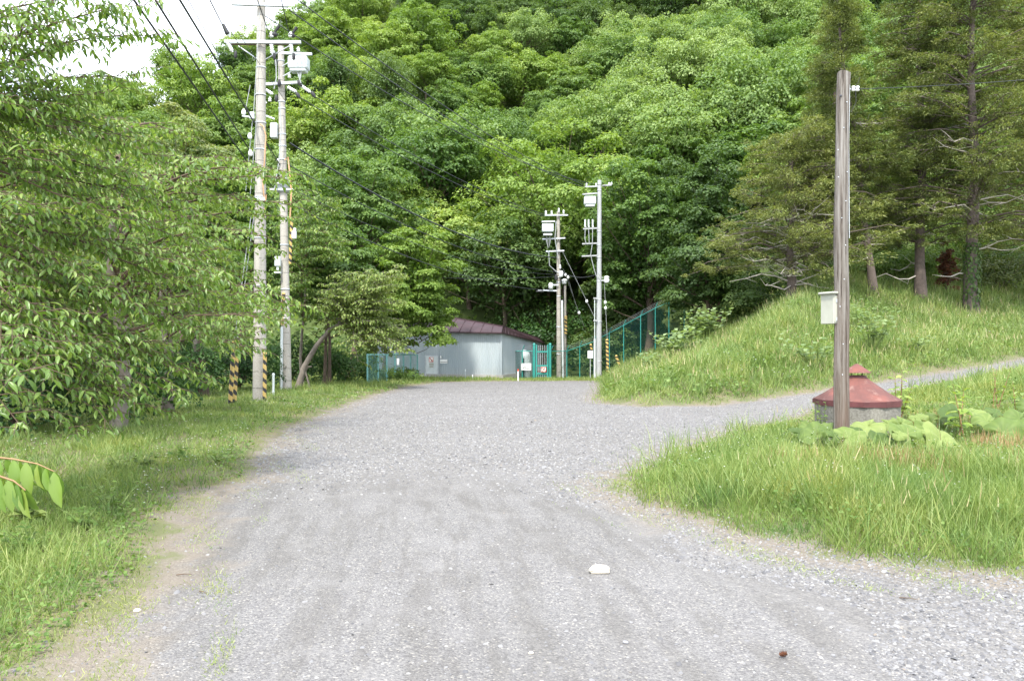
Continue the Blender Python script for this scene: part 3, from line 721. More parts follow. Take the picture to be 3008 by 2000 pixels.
fit_tree('broadleaf_tree', 'low spreading dark green tree at the foot of the grassy bank', 2080, 46, 150, 690, 930, 'lf_deep', 9, ncl=70, per=150, group=gmid, rcl=.24, lowcut=-.9)
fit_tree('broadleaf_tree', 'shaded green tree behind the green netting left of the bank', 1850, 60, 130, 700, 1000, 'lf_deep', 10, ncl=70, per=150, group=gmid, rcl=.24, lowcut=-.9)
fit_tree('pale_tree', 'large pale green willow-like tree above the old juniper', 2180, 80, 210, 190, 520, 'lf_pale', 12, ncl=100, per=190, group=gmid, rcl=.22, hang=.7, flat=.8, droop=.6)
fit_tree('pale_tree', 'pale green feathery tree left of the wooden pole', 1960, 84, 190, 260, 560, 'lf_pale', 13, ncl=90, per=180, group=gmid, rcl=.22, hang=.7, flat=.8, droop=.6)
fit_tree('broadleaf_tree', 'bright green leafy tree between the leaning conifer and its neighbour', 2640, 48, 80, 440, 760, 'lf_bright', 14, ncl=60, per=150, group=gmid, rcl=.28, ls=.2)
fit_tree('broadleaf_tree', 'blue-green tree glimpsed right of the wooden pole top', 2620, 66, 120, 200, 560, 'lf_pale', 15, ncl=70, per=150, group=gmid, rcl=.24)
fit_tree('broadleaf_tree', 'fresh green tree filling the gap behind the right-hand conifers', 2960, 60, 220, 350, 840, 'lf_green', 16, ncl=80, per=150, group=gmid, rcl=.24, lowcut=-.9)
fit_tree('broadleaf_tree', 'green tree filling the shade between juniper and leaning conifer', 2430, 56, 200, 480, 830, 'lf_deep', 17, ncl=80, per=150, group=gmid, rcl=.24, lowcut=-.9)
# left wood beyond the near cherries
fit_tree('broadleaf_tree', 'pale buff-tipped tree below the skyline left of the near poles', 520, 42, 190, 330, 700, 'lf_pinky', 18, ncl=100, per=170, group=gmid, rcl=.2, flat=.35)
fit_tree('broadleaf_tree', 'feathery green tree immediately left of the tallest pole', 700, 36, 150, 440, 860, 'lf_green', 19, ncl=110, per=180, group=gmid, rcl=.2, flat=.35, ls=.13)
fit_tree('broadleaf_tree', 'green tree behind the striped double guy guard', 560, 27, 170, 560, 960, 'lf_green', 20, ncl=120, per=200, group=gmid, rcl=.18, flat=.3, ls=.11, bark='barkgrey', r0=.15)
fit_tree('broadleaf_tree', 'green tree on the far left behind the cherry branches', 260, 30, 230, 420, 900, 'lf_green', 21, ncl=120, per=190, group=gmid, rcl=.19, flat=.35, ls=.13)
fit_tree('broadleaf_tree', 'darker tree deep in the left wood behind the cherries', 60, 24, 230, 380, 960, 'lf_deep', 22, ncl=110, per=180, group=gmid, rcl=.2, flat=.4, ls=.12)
# shrubs and shaded bushes along the wood edge
def shrub(px, Y, rpx, top, lf, seed, label, ls=None, name='shrub', per=120, ncl=34):
    base = onG(px, Y); H = P(px, top, Y).z-base.z; W = rpx/F*Y
    t = thing(name, base, label, 'shrub', 'shrubs along the wood edge')
    data = clump_crown(W, H*1.1, -H*.1, ncl, per, ls or .0042*Y, seed=seed, lowcut=-.6, rcl=.34, flat=.6, lumps=.2)
    crown_obj(t, data, lf, name='foliage')
    mb = MB()
    for k in range(7):
        a = k*.9; mb.tube([(0, 0, 0), (W*.25*math.cos(a), W*.25*math.sin(a), H*.45), (W*.6*math.cos(a), W*.6*math.sin(a), H*.85)], [.03, .02, .01], 5)
    o = mb.build('stem', M['bark']); o.parent = t
    return t
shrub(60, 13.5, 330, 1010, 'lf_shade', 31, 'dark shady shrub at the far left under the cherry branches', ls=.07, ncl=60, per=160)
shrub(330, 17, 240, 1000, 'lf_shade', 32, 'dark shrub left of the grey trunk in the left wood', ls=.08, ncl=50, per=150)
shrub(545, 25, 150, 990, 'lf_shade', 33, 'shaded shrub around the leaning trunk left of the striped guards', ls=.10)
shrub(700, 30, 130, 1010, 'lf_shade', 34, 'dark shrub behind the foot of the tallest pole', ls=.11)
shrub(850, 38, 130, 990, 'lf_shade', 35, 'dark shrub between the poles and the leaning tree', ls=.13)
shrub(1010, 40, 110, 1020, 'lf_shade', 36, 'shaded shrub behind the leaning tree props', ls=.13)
shrub(1160, 43, 70, 1085, 'lf_green', 37, 'low leafy weeds at the left end of the building', ls=.12, per=60)
shrub(1125, 53, 110, 950, 'lf_shade', 45, 'dark bushes behind the pale teal fence', ls=.17)
shrub(1225, 56, 110, 930, 'lf_deep', 46, 'bushes behind the left end of the metal building', ls=.18)
shrub(1760, 56, 110, 960, 'lf_deep', 38, 'shrub behind the netting between the two far poles', ls=.2)
shrub(2230, 44, 130, 800, 'lf_deep', 39, 'shrub under the old juniper on the bank top', ls=.16)
shrub(2480, 46, 120, 760, 'lf_green', 40, 'leafy shrub behind the wooden pole on the bank top', ls=.16)
shrub(2660, 46, 110, 740, 'lf_green', 41, 'leafy shrub left of the rust-brown dead bush', ls=.16)
shrub(2560, 49, 150, 690, 'lf_green', 47, 'bright bushes behind the leaning conifer trunk', ls=.17)
shrub(2800, 50, 160, 660, 'lf_green', 48, 'bright bushes behind the rust-brown dead bush', ls=.17)
shrub(2985, 49, 150, 680, 'lf_deep', 49, 'bushes under the conifer at the right edge', ls=.17)
shrub(2945, 46, 130, 740, 'lf_olive', 42, 'olive shrub right of the ivy-clad trunk', ls=.15)
shrub(2780, 43.5, 26, 712, 'lf_rust', 43, 'rust-brown dead bush between two conifer trunks', ls=.12, name='dead_bush', per=60)
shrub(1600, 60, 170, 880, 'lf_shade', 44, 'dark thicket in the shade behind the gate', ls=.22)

# ------------------------------------------------------------------ conifers on the right
def conifer(name, label, px, Y, py0, pxt, pyt, r0, crown_lo, Rpx, nbr, seed, leaf='lf_olive', dead=10, bark='barkpink', pxs=0):
    rs = random.Random(seed); r = np.random.default_rng(seed)
    b = onG(px, Y); t = thing(name, b, label, 'conifer', 'conifers on top of the bank')
    top = P(pxt, pyt, Y)-b; Ht = top.z
    mb = MB(); n = 12
    ax = [Vector((top.x*(i/(n-1)), top.y*(i/(n-1)), Ht*i/(n-1)))+Vector((.08*math.sin(i*1.1+seed), .08*math.cos(i*.9), 0)) for i in range(n)]
    ax[0] = Vector((0, 0, -.3))
    mb.tube(ax, [r0*(1.3 if i == 0 else 1)*(1-.85*i/(n-1)) for i in range(n)], 12, wob=.07)
    tr = mb.build('trunk', M[bark]); tr.parent = t
    def at(h):
        f = max(0, min(.999, h/Ht))*(n-1); i = int(f); return ax[i].lerp(ax[i+1], f-i)
    R = Rpx/F*Y; zlo = P(px, crown_lo, Y).z-b.z
    bm_ = MB(); P_, D_, N_, S_, Tn = [], [], [], [], []
    for k in range(nbr):
        h = zlo+(Ht-zlo)*(k+rs.random())/nbr; tt = (h-zlo)/(Ht-zlo)
        a = rs.random()*6.283
        L = R*(1.05-.72*tt)*rs.uniform(.55, 1.1)
        p = at(h); el = rs.uniform(-.05, .45)
        dirv = Vector((math.cos(a), math.sin(a), el))
        pts = [p, p+dirv*L*.45+Vector((0, 0, .06*L)), p+dirv*L*.85+Vector((0, 0, -.03*L)), p+dirv*L+Vector((0, 0, -.12*L))]
        rr = r0*.20*(1-.5*tt)
        bm_.tube(pts, [rr, rr*.7, rr*.4, rr*.15], 5, wob=.1, cap=False)
        ns = int(6+L*4.2)
        for j in range(ns):
            f = .28+.75*(j+rs.random())/ns; f = min(f, 1.03)
            c = p.lerp(pts[3], f)+Vector((rs.gauss(0, .16*L*(1.2-f)+.16), rs.gauss(0, .16*L*(1.2-f)+.16), rs.gauss(.02, .22)))
            m = 52; q = r.normal(0, 1, (m, 3)); cr = rs.uniform(.24, .46)
            off = nrm(q)*(r.random((m, 1))**.5)*cr*np.array([1, 1, .42]); off[:, 2] -= (off[:, 0]**2+off[:, 1]**2)*.5
            P_.append(np.array(c)[None]+off); dd = off*1.2+np.array([dirv.x, dirv.y, -.05])*.5+r.normal(0, .25, (m, 3))
            D_.append(nrm(dd)); N_.append(nrm(r.normal(0, .45, (m, 3))+np.array([0, 0, 1]))); S_.append(r.uniform(.09, .18, m))
            Tn.append(np.clip(r.random(m)*.6+rs.random()*.3+off[:, 2]/cr*.25+.08, 0, 1))
            if j % 2 == 0: bm_.tube([p.lerp(pts[3], max(0, f-.15)), c], [.018, .006], 3, cap=False)
    for k in range(dead):
        h = zlo*.5+(Ht-zlo*.5)*rs.uniform(0, .5); a = rs.random()*6.283; L = rs.uniform(.5, 1.0)*R*.7; p = at(h)
        pts = [p]
        for j in range(4): pts.append(pts[-1]+Vector((math.cos(a), math.sin(a), rs.uniform(-.45, .5)))*L/4); a += rs.uniform(-.5, .5)
        db.tube(pts, [.04, .03, .022, .014, .006], 5, cap=False) if False else bm_.tube(pts, [.048, .04, .03, .018, .007], 5, cap=False, mi=1)
        for j in (1, 2, 3):
            bm_.tube([pts[j], pts[j]+Vector((rs.gauss(0, .3), rs.gauss(0, .3), rs.uniform(-.3, .4)))], [.018, .006], 3, cap=False, mi=1)
    o = bm_.build('branches', [M[bark], M['deadwood']]); o.parent = t
    crown_obj(t, (np.vstack(P_), np.vstack(D_), np.vstack(N_), np.concatenate(S_), np.concatenate(Tn)), leaf, wf=.55)
    return t
conifer('juniper_tree', 'gnarled old juniper with bleached bare branches left of the wooden pole', 2322, 40, 850, 2330, 395, .26, 790, 320, 74, 51, dead=46, bark='barkpink')
conifer('conifer_tree', 'slim leaning conifer just right of the wooden pole', 2568, 40, 800, 2450, -60, .21, 660, 160, 66, 52, dead=14)
conifer('conifer_tree', 'straight conifer with a flared pinkish trunk second from the right', 2706, 41, 830, 2700, -220, .27, 735, 225, 92, 53, dead=12)
cvt = conifer('conifer_tree', 'largest conifer with ivy climbing its dark trunk at the right', 2855, 39, 840, 2860, -300, .32, 690, 310, 118, 54, dead=16)
conifer('conifer_tree', 'conifer cut off by the right edge above the daisies', 3060, 42, 840, 3050, -200, .28, 730, 250, 96, 55, dead=6)
conifer('conifer_tree', 'slender orange-tipped conifer top rising behind the juniper', 2440, 47, 850, 2455, 10, .16, 520, 140, 60, 56, dead=4)
# ivy on the trunk
n = 900; a_ = rng.random(n)*6.283; h_ = rng.random(n)*3.3
pos = np.stack([np.cos(a_)*(.33+.1*rng.random(n)), np.sin(a_)*(.33+.1*rng.random(n)), h_+.4], 1)
v = scatter(T_HEX, pos, np.stack([rng.normal(0, .3, n), rng.normal(0, .3, n), -np.ones(n)], 1), np.stack([np.cos(a_), np.sin(a_), np.full(n, .3)], 1), rng.uniform(.09, .16, n))
np_mesh('ivy', v, F_HEX, n, 6, M['lf_deep'], rng.random(n), cvt)

# ------------------------------------------------------------------ cherry trees with hanging leaves
def spray_tree(name, label, base, limbs, leaf, leaflen, seed, trunk=None, tr=.12, subs=1.0, bark='twig', T=T_LF, Fc=F_LF, twigl=(.22, .5), subl=(.5, 1.2), cat='tree', group=None, step=.055, lw=1.0):
    rs = random.Random(seed); r = np.random.default_rng(seed)
    t = thing(name, base, label, cat, group); b = Vector(base)
    tb = MB(); br = MB(); LP, LD, LN = [], [], []
    if trunk: tb.tube([Vector(p)-b for p in trunk], [tr*(1.25 if i == 0 else 1)*(1-.55*i/(len(trunk)-1)) for i in range(len(trunk))], 12, wob=.06)
    def leaves(pts, n):
        for k in range(n):
            f = (k+.5)/n*(len(pts)-1); i = min(len(pts)-2, int(f)); p = pts[i].lerp(pts[i+1], f-i); d = (pts[i+1]-pts[i]).normalized()
            sd = d.cross(Vector((0, 0, 1))).normalized()*(1 if k % 2 else -1)
            LP.append(tuple(p)); LD.append(tuple(sd*rs.uniform(.3, 1.0)+d*rs.uniform(.15, .8)+Vector((0, 0, -rs.uniform(.15, .95)))))
            LN.append(tuple(d*.35+Vector((rs.gauss(0, .3), rs.gauss(0, .3), 1.0))+sd*.5))
    for (p0, p1, sag, r0) in limbs:
        p0 = Vector(p0)-b; p1 = Vector(p1)-b; L = (p1-p0).length; n = max(5, int(L/.35))
        side = (p1-p0).cross(Vector((0, 0, 1))).normalized()
        w1 = rs.uniform(-.08, .08)*L; ph = rs.random()*6
        pts = [p0.lerp(p1, i/n)+Vector((0, 0, sag*4*(i/n)*(1-i/n)))+side*w1*math.sin(i/n*3+ph)*(i/n)+Vector((0, 0, .02*math.sin(i*1.7+ph))) for i in range(n+1)]
        br.tube(pts, [r0*(1-.85*i/n) for i in range(n+1)], 6, cap=False, wob=.05)
        m = int(L/.24*subs)
        for k in range(m):
            f = .22+.8*(k+rs.random()*.6)/m; f = min(f, .99); i = min(n-1, int(f*n)); p = pts[i].lerp(pts[i+1], f*n-i); d = (pts[i+1]-pts[i]).normalized()
            s_ = 1 if k % 2 else -1
            ang = s_*rs.uniform(.5, 1.1); dd = (d*math.cos(ang)+d.cross(Vector((0, 0, 1))).normalized()*math.sin(ang)*-1)
            dd = Vector((dd.x, dd.y, dd.z*.5+rs.uniform(-.22, .28))).normalized()
            Ls = rs.uniform(*subl)*(1.15-.6*f)
            sp = [p, p+dd*Ls*.5+Vector((0, 0, .03)), p+dd*Ls+Vector((0, 0, -.10*Ls))]
            br.tube(sp, [r0*.28, r0*.16, .002], 4, cap=False)
            leaves(sp, int(Ls/step*.8))
            mt = int(Ls/.17)
            for q in range(mt):
                g = .15+.8*(q+rs.random()*.5)/mt; pp = sp[0].lerp(sp[2], g)+Vector((0, 0, .02)); s2 = 1 if q % 2 else -1
                a2 = s2*rs.uniform(.5, 1.0); e = (dd*math.cos(a2)+dd.cross(Vector((0, 0, 1))).normalized()*math.sin(a2)); e.z = e.z*.5+rs.uniform(-.3, .25); e.normalize()
                Lt = rs.uniform(*twigl)*(1.1-.5*g)
                tp = [pp, pp+e*Lt*.55+Vector((0, 0, .015)), pp+e*Lt+Vector((0, 0, -.07*Lt-.02))]
                br.tube(tp, [.004, .003, .0015], 3, cap=False)
                leaves(tp, max(3, int(Lt/step)))
        leaves(pts[n//2:], int(L*.5/step))
    if trunk: tb.build('trunk', M['barkgrey']).parent = t
    br.build('branches', M[bark]).parent = t
    LP = np.array(LP); LD = nrm(np.array(LD)); LN = np.array(LN)+r.normal(0, .25, (len(LP), 3)); N = len(LP)
    s = leaflen*r.uniform(.6, 1.2, N)
    v = scatter(T, LP, LD, LN, np.stack([s*lw, s, s*r.uniform(.4, 2.2, N)], 1))
    np_mesh('leaves', v, Fc, N, len(T), M[leaf], np.clip(.5+r.normal(0, .2, N), 0, 1), t)
    return t, N
tot = 0
# near cherry: trunk outside the frame on the left
nb0 = Vector((-5.6, 6.6, g1(-5.6, 6.6)))
limbs = []
def L_(p0, px, py, Y, sag=.15, r0=.02):
    if py > 350: p0 = p0+Vector((0, 0, .75)); sag = sag*.6
    limbs.append((p0, P(px, py, Y), sag, r0*.7))
hub = lambda z, dx=0: Vector((-5.35+dx, 6.7, z))
for (px, py, Y, z, sag) in ((120, 90, 6.8, 3.4, .2), (190, 230, 7.0, 3.2, .2), (40, 300, 6.4, 3.1, .2), (200, 400, 7.0, 3.0, .2), (480, 480, 8.2, 2.9, .2), (600, 720, 8.6, 2.5, .15), (430, 20, 7.6, 3.5, .25), (255, -10, 7.2, 3.7, .2), (480, 105, 7.9, 3.4, .28), (405, 215, 7.8, 3.1, .28), (330, 270, 7.6, 2.9, .25), (90, 30, 7.0, 3.6, .2), (60, 180, 6.6, 3.1, .2),
                            (160, 330, 7.4, 3.0, .25), (390, 400, 7.8, 2.9, .2), (430, 560, 8.0, 2.7, .2), (120, 480, 6.6, 2.7, .2), (330, 650, 7.2, 2.5, .2), (560, 640, 8.6, 2.5, .2), (60, 640, 6.2, 2.4, .15),
                            (560, 800, 8.4, 2.2, .15), (250, 820, 7.0, 2.2, .15), (700, 900, 8.6, 2.0, .22), (860, 905, 9.2, 2.0, .25), (420, 930, 7.6, 2.0, .15), (90, 930, 6.2, 2.0, .1),
                            (640, 1010, 8.6, 1.8, .12), (730, 1035, 9.0, 1.7, .15), (480, 1140, 7.8, 1.6, .1), (620, 1130, 8.6, 1.6, .12), (300, 1080, 6.8, 1.7, .1), (120, 1060, 5.8, 1.7, .1),
                            (330, 1220, 7.2, 1.4, .05), (350, 1120, 7.4, 1.6, .08), (420, 1050, 7.8, 1.8, .1), (260, 1180, 6.9, 1.5, .06), (520, 1090, 8.0, 1.7, .1), (380, 1170, 7.4, 1.5, .05), (200, 1290, 6.6, 1.2, .05), (60, 1240, 6.0, 1.3, .05), (420, 1200, 7.6, 1.4, .05), (20, 1120, 5.4, 1.6, .05)):
    L_(hub(z), px, py, Y, sag, .026)
t, N = spray_tree('cherry_tree', 'nearest cherry tree reaching in from the left edge with hanging glossy leaves', nb0, limbs, 'lf_cherry', .090, 61,
           trunk=[(-5.6, 6.6, nb0.z-.2), (-5.5, 6.65, 1.2), (-5.35, 6.7, 2.4), (-5.4, 6.8, 3.8), (-5.6, 7, 5.2)], tr=.16, subs=2.1, step=.044, lw=.84, subl=(.3, .85), twigl=(.15, .38)); tot += N
# twig in the lower left corner, very near
sp_ = thing('cherry_sapling', (-2.3, 2.5, g1(-2.3, 2.5)), 'young cherry twig with large yellow-green leaves in the lower left corner', 'tree')
tw = [[P(x, y, 2.5) for x, y in ((-590, 1330), (-300, 1320), (-60, 1338), (40, 1348), (110, 1362), (158, 1384))], [P(x, y, 2.45) for x, y in ((-300, 1320), (-120, 1360), (-20, 1392), (40, 1412), (75, 1440))]]
part_mb = MB(); part_mb.tube([Vector((-2.3, 2.5, g1(-2.3, 2.5)-.1)), Vector((-2.31, 2.5, .6)), tw[0][0]], [.014, .011, .006], 8)
for q_ in tw: part_mb.tube(q_, [.005, .0045, .004, .003, .002, .0015][:len(q_)], 6)
part_mb.build('branches', M['stemred'], sp_)
LP, LD, LN = [], [], []
for q_, nl_ in ((tw[0], 15), (tw[1], 12)):
    for k in range(nl_):
        f = .30+.70*k/(nl_-1)*.999; f *= len(q_)-1; i = int(f); p = q_[i].lerp(q_[i+1], f-i) if i < len(q_)-1 else q_[-1]
        LP.append(tuple(p)); sd = 1 if k % 2 else -1
        LD.append((.28+.12*random.random(), sd*.30, -1.0)); LN.append((random.gauss(0, .35), -.9, .55+random.gauss(0, .2)))
LP, LD, LN = np.array(LP), np.array(LD), np.array(LN); n = len(LP); sz = .105*rng.uniform(.75, 1.15, n)
np_mesh('leaves', scatter(T_LF, LP, LD, LN, np.stack([sz*.85, sz, sz*1.3], 1)), F_LF, n, len(T_LF), M['lf_cherrylight'], np.clip(.45+rng.normal(0, .2, n), 0, 1), sp_, smooth=True, off=tuple(sp_.location))
# second cherry behind, filling the left
def auto_cherry(label, bx, by, hubz, box, nl, seed, leaflen, leaf, Yr, tr=.13, lean=(0, 0), group=None, **kw):
    rs = random.Random(seed); bz = g1(bx, by); lm = []
    for k in range(nl):
        px = rs.uniform(box[0], box[2]); py = box[1]+(box[3]-box[1])*(k+rs.random())/nl; Y = rs.uniform(*Yr)
        e = P(px, py, Y); hz = min(max(e.z-.25, bz+1.1), hubz)
        tt = (hz-bz)/hubz; lm.append((Vector((bx+lean[0]*tt, by+lean[1]*tt, hz-.1)), e, rs.uniform(.15, .4), .03))
    trk = [(bx, by, bz-.2)]+[(bx+lean[0]*f+.12*math.sin(f*9+seed), by+lean[1]*f, bz+(hubz-bz)*f) for f in (.15, .3, .45, .6)]
    return spray_tree('cherry_tree', label, (bx, by, bz), lm, leaf, leaflen, seed, trunk=trk, tr=tr, group=group, **kw)
tt_ = dict(T=T_RH, Fc=F_RH, step=.085, lw=.85)
for args in (
    ('cherry tree with a pale grey trunk in the middle of the left thicket', -6.75, 13.3, 6.0, (200, 400, 900, 1010), 34, 63, .115, 'lf_cherry', (11, 15)),
    ('cherry tree whose twigs cross in front of the tallest pole', -8.2, 18.5, 7.6, (350, 470, 880, 990), 40, 64, .125, 'lf_cherry', (15, 21)),
    ('cherry tree in the upper left rising behind the nearest branches', -9.5, 12.5, 7.2, (-150, 330, 420, 950), 40, 65, .115, 'lf_cherry', (9.5, 15)),
    ):
    t, N = auto_cherry(*args, **tt_); tot += N
# leafy green trees with hanging twigs right of pole B
t, N = auto_cherry('cherry tree with drooping twigs right of the transformer pole', -9.4, 35, 7.6, (830, 560, 1010, 930), 34, 66, .17, 'lf_cherry', (31, 36), tr=.08, T=T_RH, Fc=F_RH, step=.13, lw=.85, subl=(.7, 1.6)); tot += N
# leaning cherry with props
Yc = 33.0; bse = onG(872, Yc); fork = P(1000, 955, Yc)
lm = []
rs = random.Random(9)
for k in range(84):
    a_ = k/84; px = rs.uniform(965, 1205); py = 790+285*a_+rs.uniform(-12, 12)
    if py > 985: px = rs.uniform(1020, 1190)
    if px > 1065: py = min(py, 1030)
    lm.append((fork+Vector((rs.uniform(-.1, .3), 0, rs.uniform(0, .3))), P(px, py, Yc+rs.uniform(-1.6, 1.6)), rs.uniform(.1, .5), .035))
t, N = spray_tree('leaning_tree', 'leaning tree with a forked trunk and yellowish crown left of the teal fence', bse, lm, 'lf_tan', .15, 67,
    trunk=[bse-Vector((0, 0, .2)), P(895, 1075, Yc), P(930, 1015, Yc), P(970, 968, Yc), P(1010, 945, Yc), P(1050, 920, Yc)], tr=.13, T=T_RH, Fc=F_RH, step=.085, lw=.95, subl=(.5, 1.3), bark='barkgrey'); tot += N
print('cherry leaves', tot)
# props of the leaning tree
for (x0, y0, x1, y1, dz, lab) in ((912, 1138, 893, 1078, 0, 'grey wooden prop leaning on the right of the forked trunk'), (872, 1115, 905, 1075, .5, 'grey wooden prop behind the foot of the leaning trunk')):
    p0 = onG(x0, Yc+dz, -.1); p1 = P(x1, y1, Yc+dz); th = thing('tree_prop', p0, lab, 'prop', 'timber props of the leaning tree')
    mb = MB(); mb.tube([p0, p1], [.045, .04], 8, wob=.05); mb.build('pole', M['barkgrey'], th)
    mb = MB(); mb.tube([p1+Vector((-.12, 0, -.06)), p1+Vector((.16, 0, -.02))], .035, 8); mb.build('crosspiece', M['barkgrey'], th)

# bare trunks seen in the shade of the left wood
def bare_trunk(px, Y, topy, pxt, r, label, bark, seed):
    b = onG(px, Y); t = thing('tree', b, label, 'tree', 'trunks in the left wood')
    top = P(pxt, topy, Y)-b; mb = MB(); n = 6
    pts = [Vector((top.x*i/(n-1), 0, top.z*i/(n-1)-(.2 if i == 0 else 0))) for i in range(n)]
    mb.tube(pts, [r*(1.3 if i == 0 else 1-.4*i/n) for i in range(n)], 10, wob=.06)
    for k in range(4):
        p = pts[3+k % 3]; mb.tube([p, p+Vector((random.uniform(-1, 1), random.uniform(-.6, .6), random.uniform(.5, 1.2)))], [r*.4, r*.1], 5)
    mb.build('trunk', M[bark]).parent = t
    d = clump_crown(1.7, 2.0, top.z-.6, 22, 110, .12, seed=seed, flat=.4)
    d = (d[0]+np.array([top.x, 0, 0]),)+d[1:]
    crown_obj(t, d, 'lf_green')
bare_trunk(595, 25, 840, 565, .20, 'leaning brown trunk left of the striped double guard', 'bark', 1)
bare_trunk(553, 24, 800, 600, .07, 'thin slanting stem beside the leaning brown trunk', 'barkgrey', 2)
bare_trunk(953, 36, 930, 960, .085, 'dark upright trunk right of the leaning forked tree', 'bark', 3)
bare_trunk(296, 19, 850, 290, .11, 'dark slim trunk in the shade left of the pale grey trunk', 'bark', 4)
bare_trunk(368, 22, 640, 372, .12, 'slender pale trunk climbing through the left thicket', 'barkgrey', 5)

# ------------------------------------------------------------------ poles
def hv(p, dx=0, dy=0, dz=0): return Vector(p)+Vector((dx, dy, dz))
def insulator(mb, p, axis=(0, 0, 1), n=3, r=.055, step=.06, cap=.03):
    prof = []
    for i in range(n): prof += [(r*.55, i*step), (r, i*step+step*.25), (r*.95, i*step+step*.5), (r*.55, i*step+step*.7)]
    prof += [(r*.4, n*step), (r*.3, n*step+cap)]
    mb.lathe(p, prof, 10, 0, True, axis)
def pole(name, label, px0, Y, pxt, pyt, r0, r1, mat):
    b = onG(px0, Y); top = P(pxt, pyt, Y)
    t = thing(name, b, label, 'utility pole')
    mb = MB(); n = 14
    mb.tube([hv(b, dz=-.4)]+[b.lerp(top, i/n) for i in range(0, n+1)], [r0]+[r0+(r1-r0)*i/n for i in range(0, n+1)], 24)
    mb.build('shaft', M[mat], t)
    return t, b, top
def part(t, name, mat, fn):
    mb = MB(); fn(mb); return mb.build(name, M[mat] if isinstance(mat, str) else [M[m] for m in mat], t)
def arm(t, px0, py0, px1, py1, Y, w=.075, mat='steel', dy=-.22, name='crossarm'):
    a = P(px0, py0, Y); b = P(px1, py1, Y); a.y += dy; b.y += dy; c = (a+b)/2
    return part(t, name, mat, lambda mb: mb.box(c, ((b-a).length, w, w), ax=((b-a), (0, 0, 1)), bevel=.008))
def ins(t, px, py, Y, axis=(0, 0, 1), n=3, r=.055, dy=-.22, step=.06, dark=False):
    p = P(px, py, Y); p.y += dy
    return part(t, 'insulator', 'dark' if dark else 'porcelain', lambda mb: insulator(mb, p, axis, n, r, step))
def bandp(t, px, py, Y, r, h=.05, mat='steel'):
    p = P(px, py, Y); part(t, 'band', mat, lambda mb: mb.lathe(p, [(r, -h/2), (r+.012, -h/2), (r+.012, h/2), (r, h/2)], 20))
def guard(p0, p1, r, label, name='cable_guard'):
    p0 = Vector(p0); p1 = Vector(p1); th = thing(name, p0, label, 'cable guard', 'yellow and black striped guards on guy wires')
    L = (p1-p0).length; seg = 16; n = max(8, int(L/.022)); ax = (p1-p0)/L
    x = Vector((0, 1, 0)).cross(ax).normalized(); y = ax.cross(x)
    mb = MB(); vs = []
    for i in range(n+1):
        for k in range(seg):
            a = 2*math.pi*k/seg; vs.append(p0+ax*(L*i/n)+(x*math.cos(a)+y*math.sin(a))*r)
    b = 0; mb.v = [tuple(v) for v in vs]
    for i in range(n):
        for k in range(seg):
            j = (k+1) % seg; ph = ((i*L/n)/.26+k/seg) % 1.0
            mb.f.append((i*seg+k, i*seg+j, (i+1)*seg+j, (i+1)*seg+k)); mb.m.append(1 if ph < .45 else 0); mb.smooth.append(True)
    mb.build('sleeve', [M['yellow'], M['black']], th)
    mb = MB(); mb.lathe(p1, [(r*1.05, -.03), (r*1.1, 0), (r*.6, .04), (.012, .05)], 12, axis=ax); mb.build('cap', M['yellow'], th)
    return th

# pole A: tallest, left
YA = 22.6
A, Ab, At = pole('utility_pole', 'tallest pale concrete utility pole rising out of frame beside the gravel', 762, YA, 768, -70, .193, .115, 'concpole')
arm(A, 688, 21, 852, 27, YA, .09); arm(A, 668, 132, 890, 134, YA, .085); arm(A, 668, 121, 870, 121, YA, .08, 'bark', dy=.2)
part(A, 'brace', 'steel', lambda mb: (mb.tube([P(780, 175, YA), P(850, 136, YA)], .018, 6), mb.tube([P(757, 175, YA), P(700, 136, YA)], .018, 6)))
for (px, py) in ((688, 0), (735, -5), (845, -5), (815, -12)): ins(A, px, py+12, YA, n=3, r=.06)
for (px, py) in ((804, 118), (860, 118)): ins(A, px, py, YA, n=2, r=.07)
for (px, py) in ((806, 105), (858, 108)): part(A, 'line_clamp', 'dark', lambda mb, px=px, py=py: (mb.box(P(px, py-3, YA-.2), (.16, .14, .10), bevel=.03), mb.tube([P(px, py-8, YA-.2), P(px+14, py-27, YA-.2)], [.03, .05], 8)))
for (px, py) in ((678, 135), (804, 140), (861, 140)):
    ins(A, px, py, YA, axis=(.12 if px > 700 else .5, 0, -1), n=5, r=.06, step=.055)
    part(A, 'cable_socket', 'dark', lambda mb, px=px, py=py: mb.lathe(P(px+(2 if px > 700 else 14), py+27, YA-.22), [(.03, .1), (.05, .04), (.045, -.06), (.02, -.1)], 10))
part(A, 'line_clamp', 'dark', lambda mb: mb.tube([P(655, 72, YA-.3), P(668, 100, YA-.3)], [.045, .07], 8))
ins(A, 674, 100, YA, axis=(.5, 0, -1), n=3, r=.06)
for py in (200, 280, 362, 440, 500, 580, 700, 840): bandp(A, 762+(768-762)*(1180-py)/1250, py, YA, .118+.075*(py+70)/1250, .035, 'steel')
part(A, 'earth_wire', 'orangewire', lambda mb: mb.tube([P(x, y, YA-.2) for x, y in ((764, 365), (774, 372), (781, 400), (777, 470), (772, 540), (777, 600), (781, 572), (776, 640))], .02, 6))
part(A, 'stay_wires', 'wiregrey', lambda mb: [mb.tube([P(x0, y0, YA-.25), P(x1, y1, YA-.25)], .011, 5) for x0, y0, x1, y1 in ((758, 120, 744, 350), (754, 350, 729, 640), (735, 250, 722, 320), (762, 38, 757, 130), (742, 350, 722, 560))])
part(A, 'stay_fitting', 'steel', lambda mb: (mb.tube([P(712, 342, YA-.3), P(745, 346, YA-.3)], .03, 8), mb.box(P(740, 340, YA-.3), (.14, .08, .2), bevel=.02)))
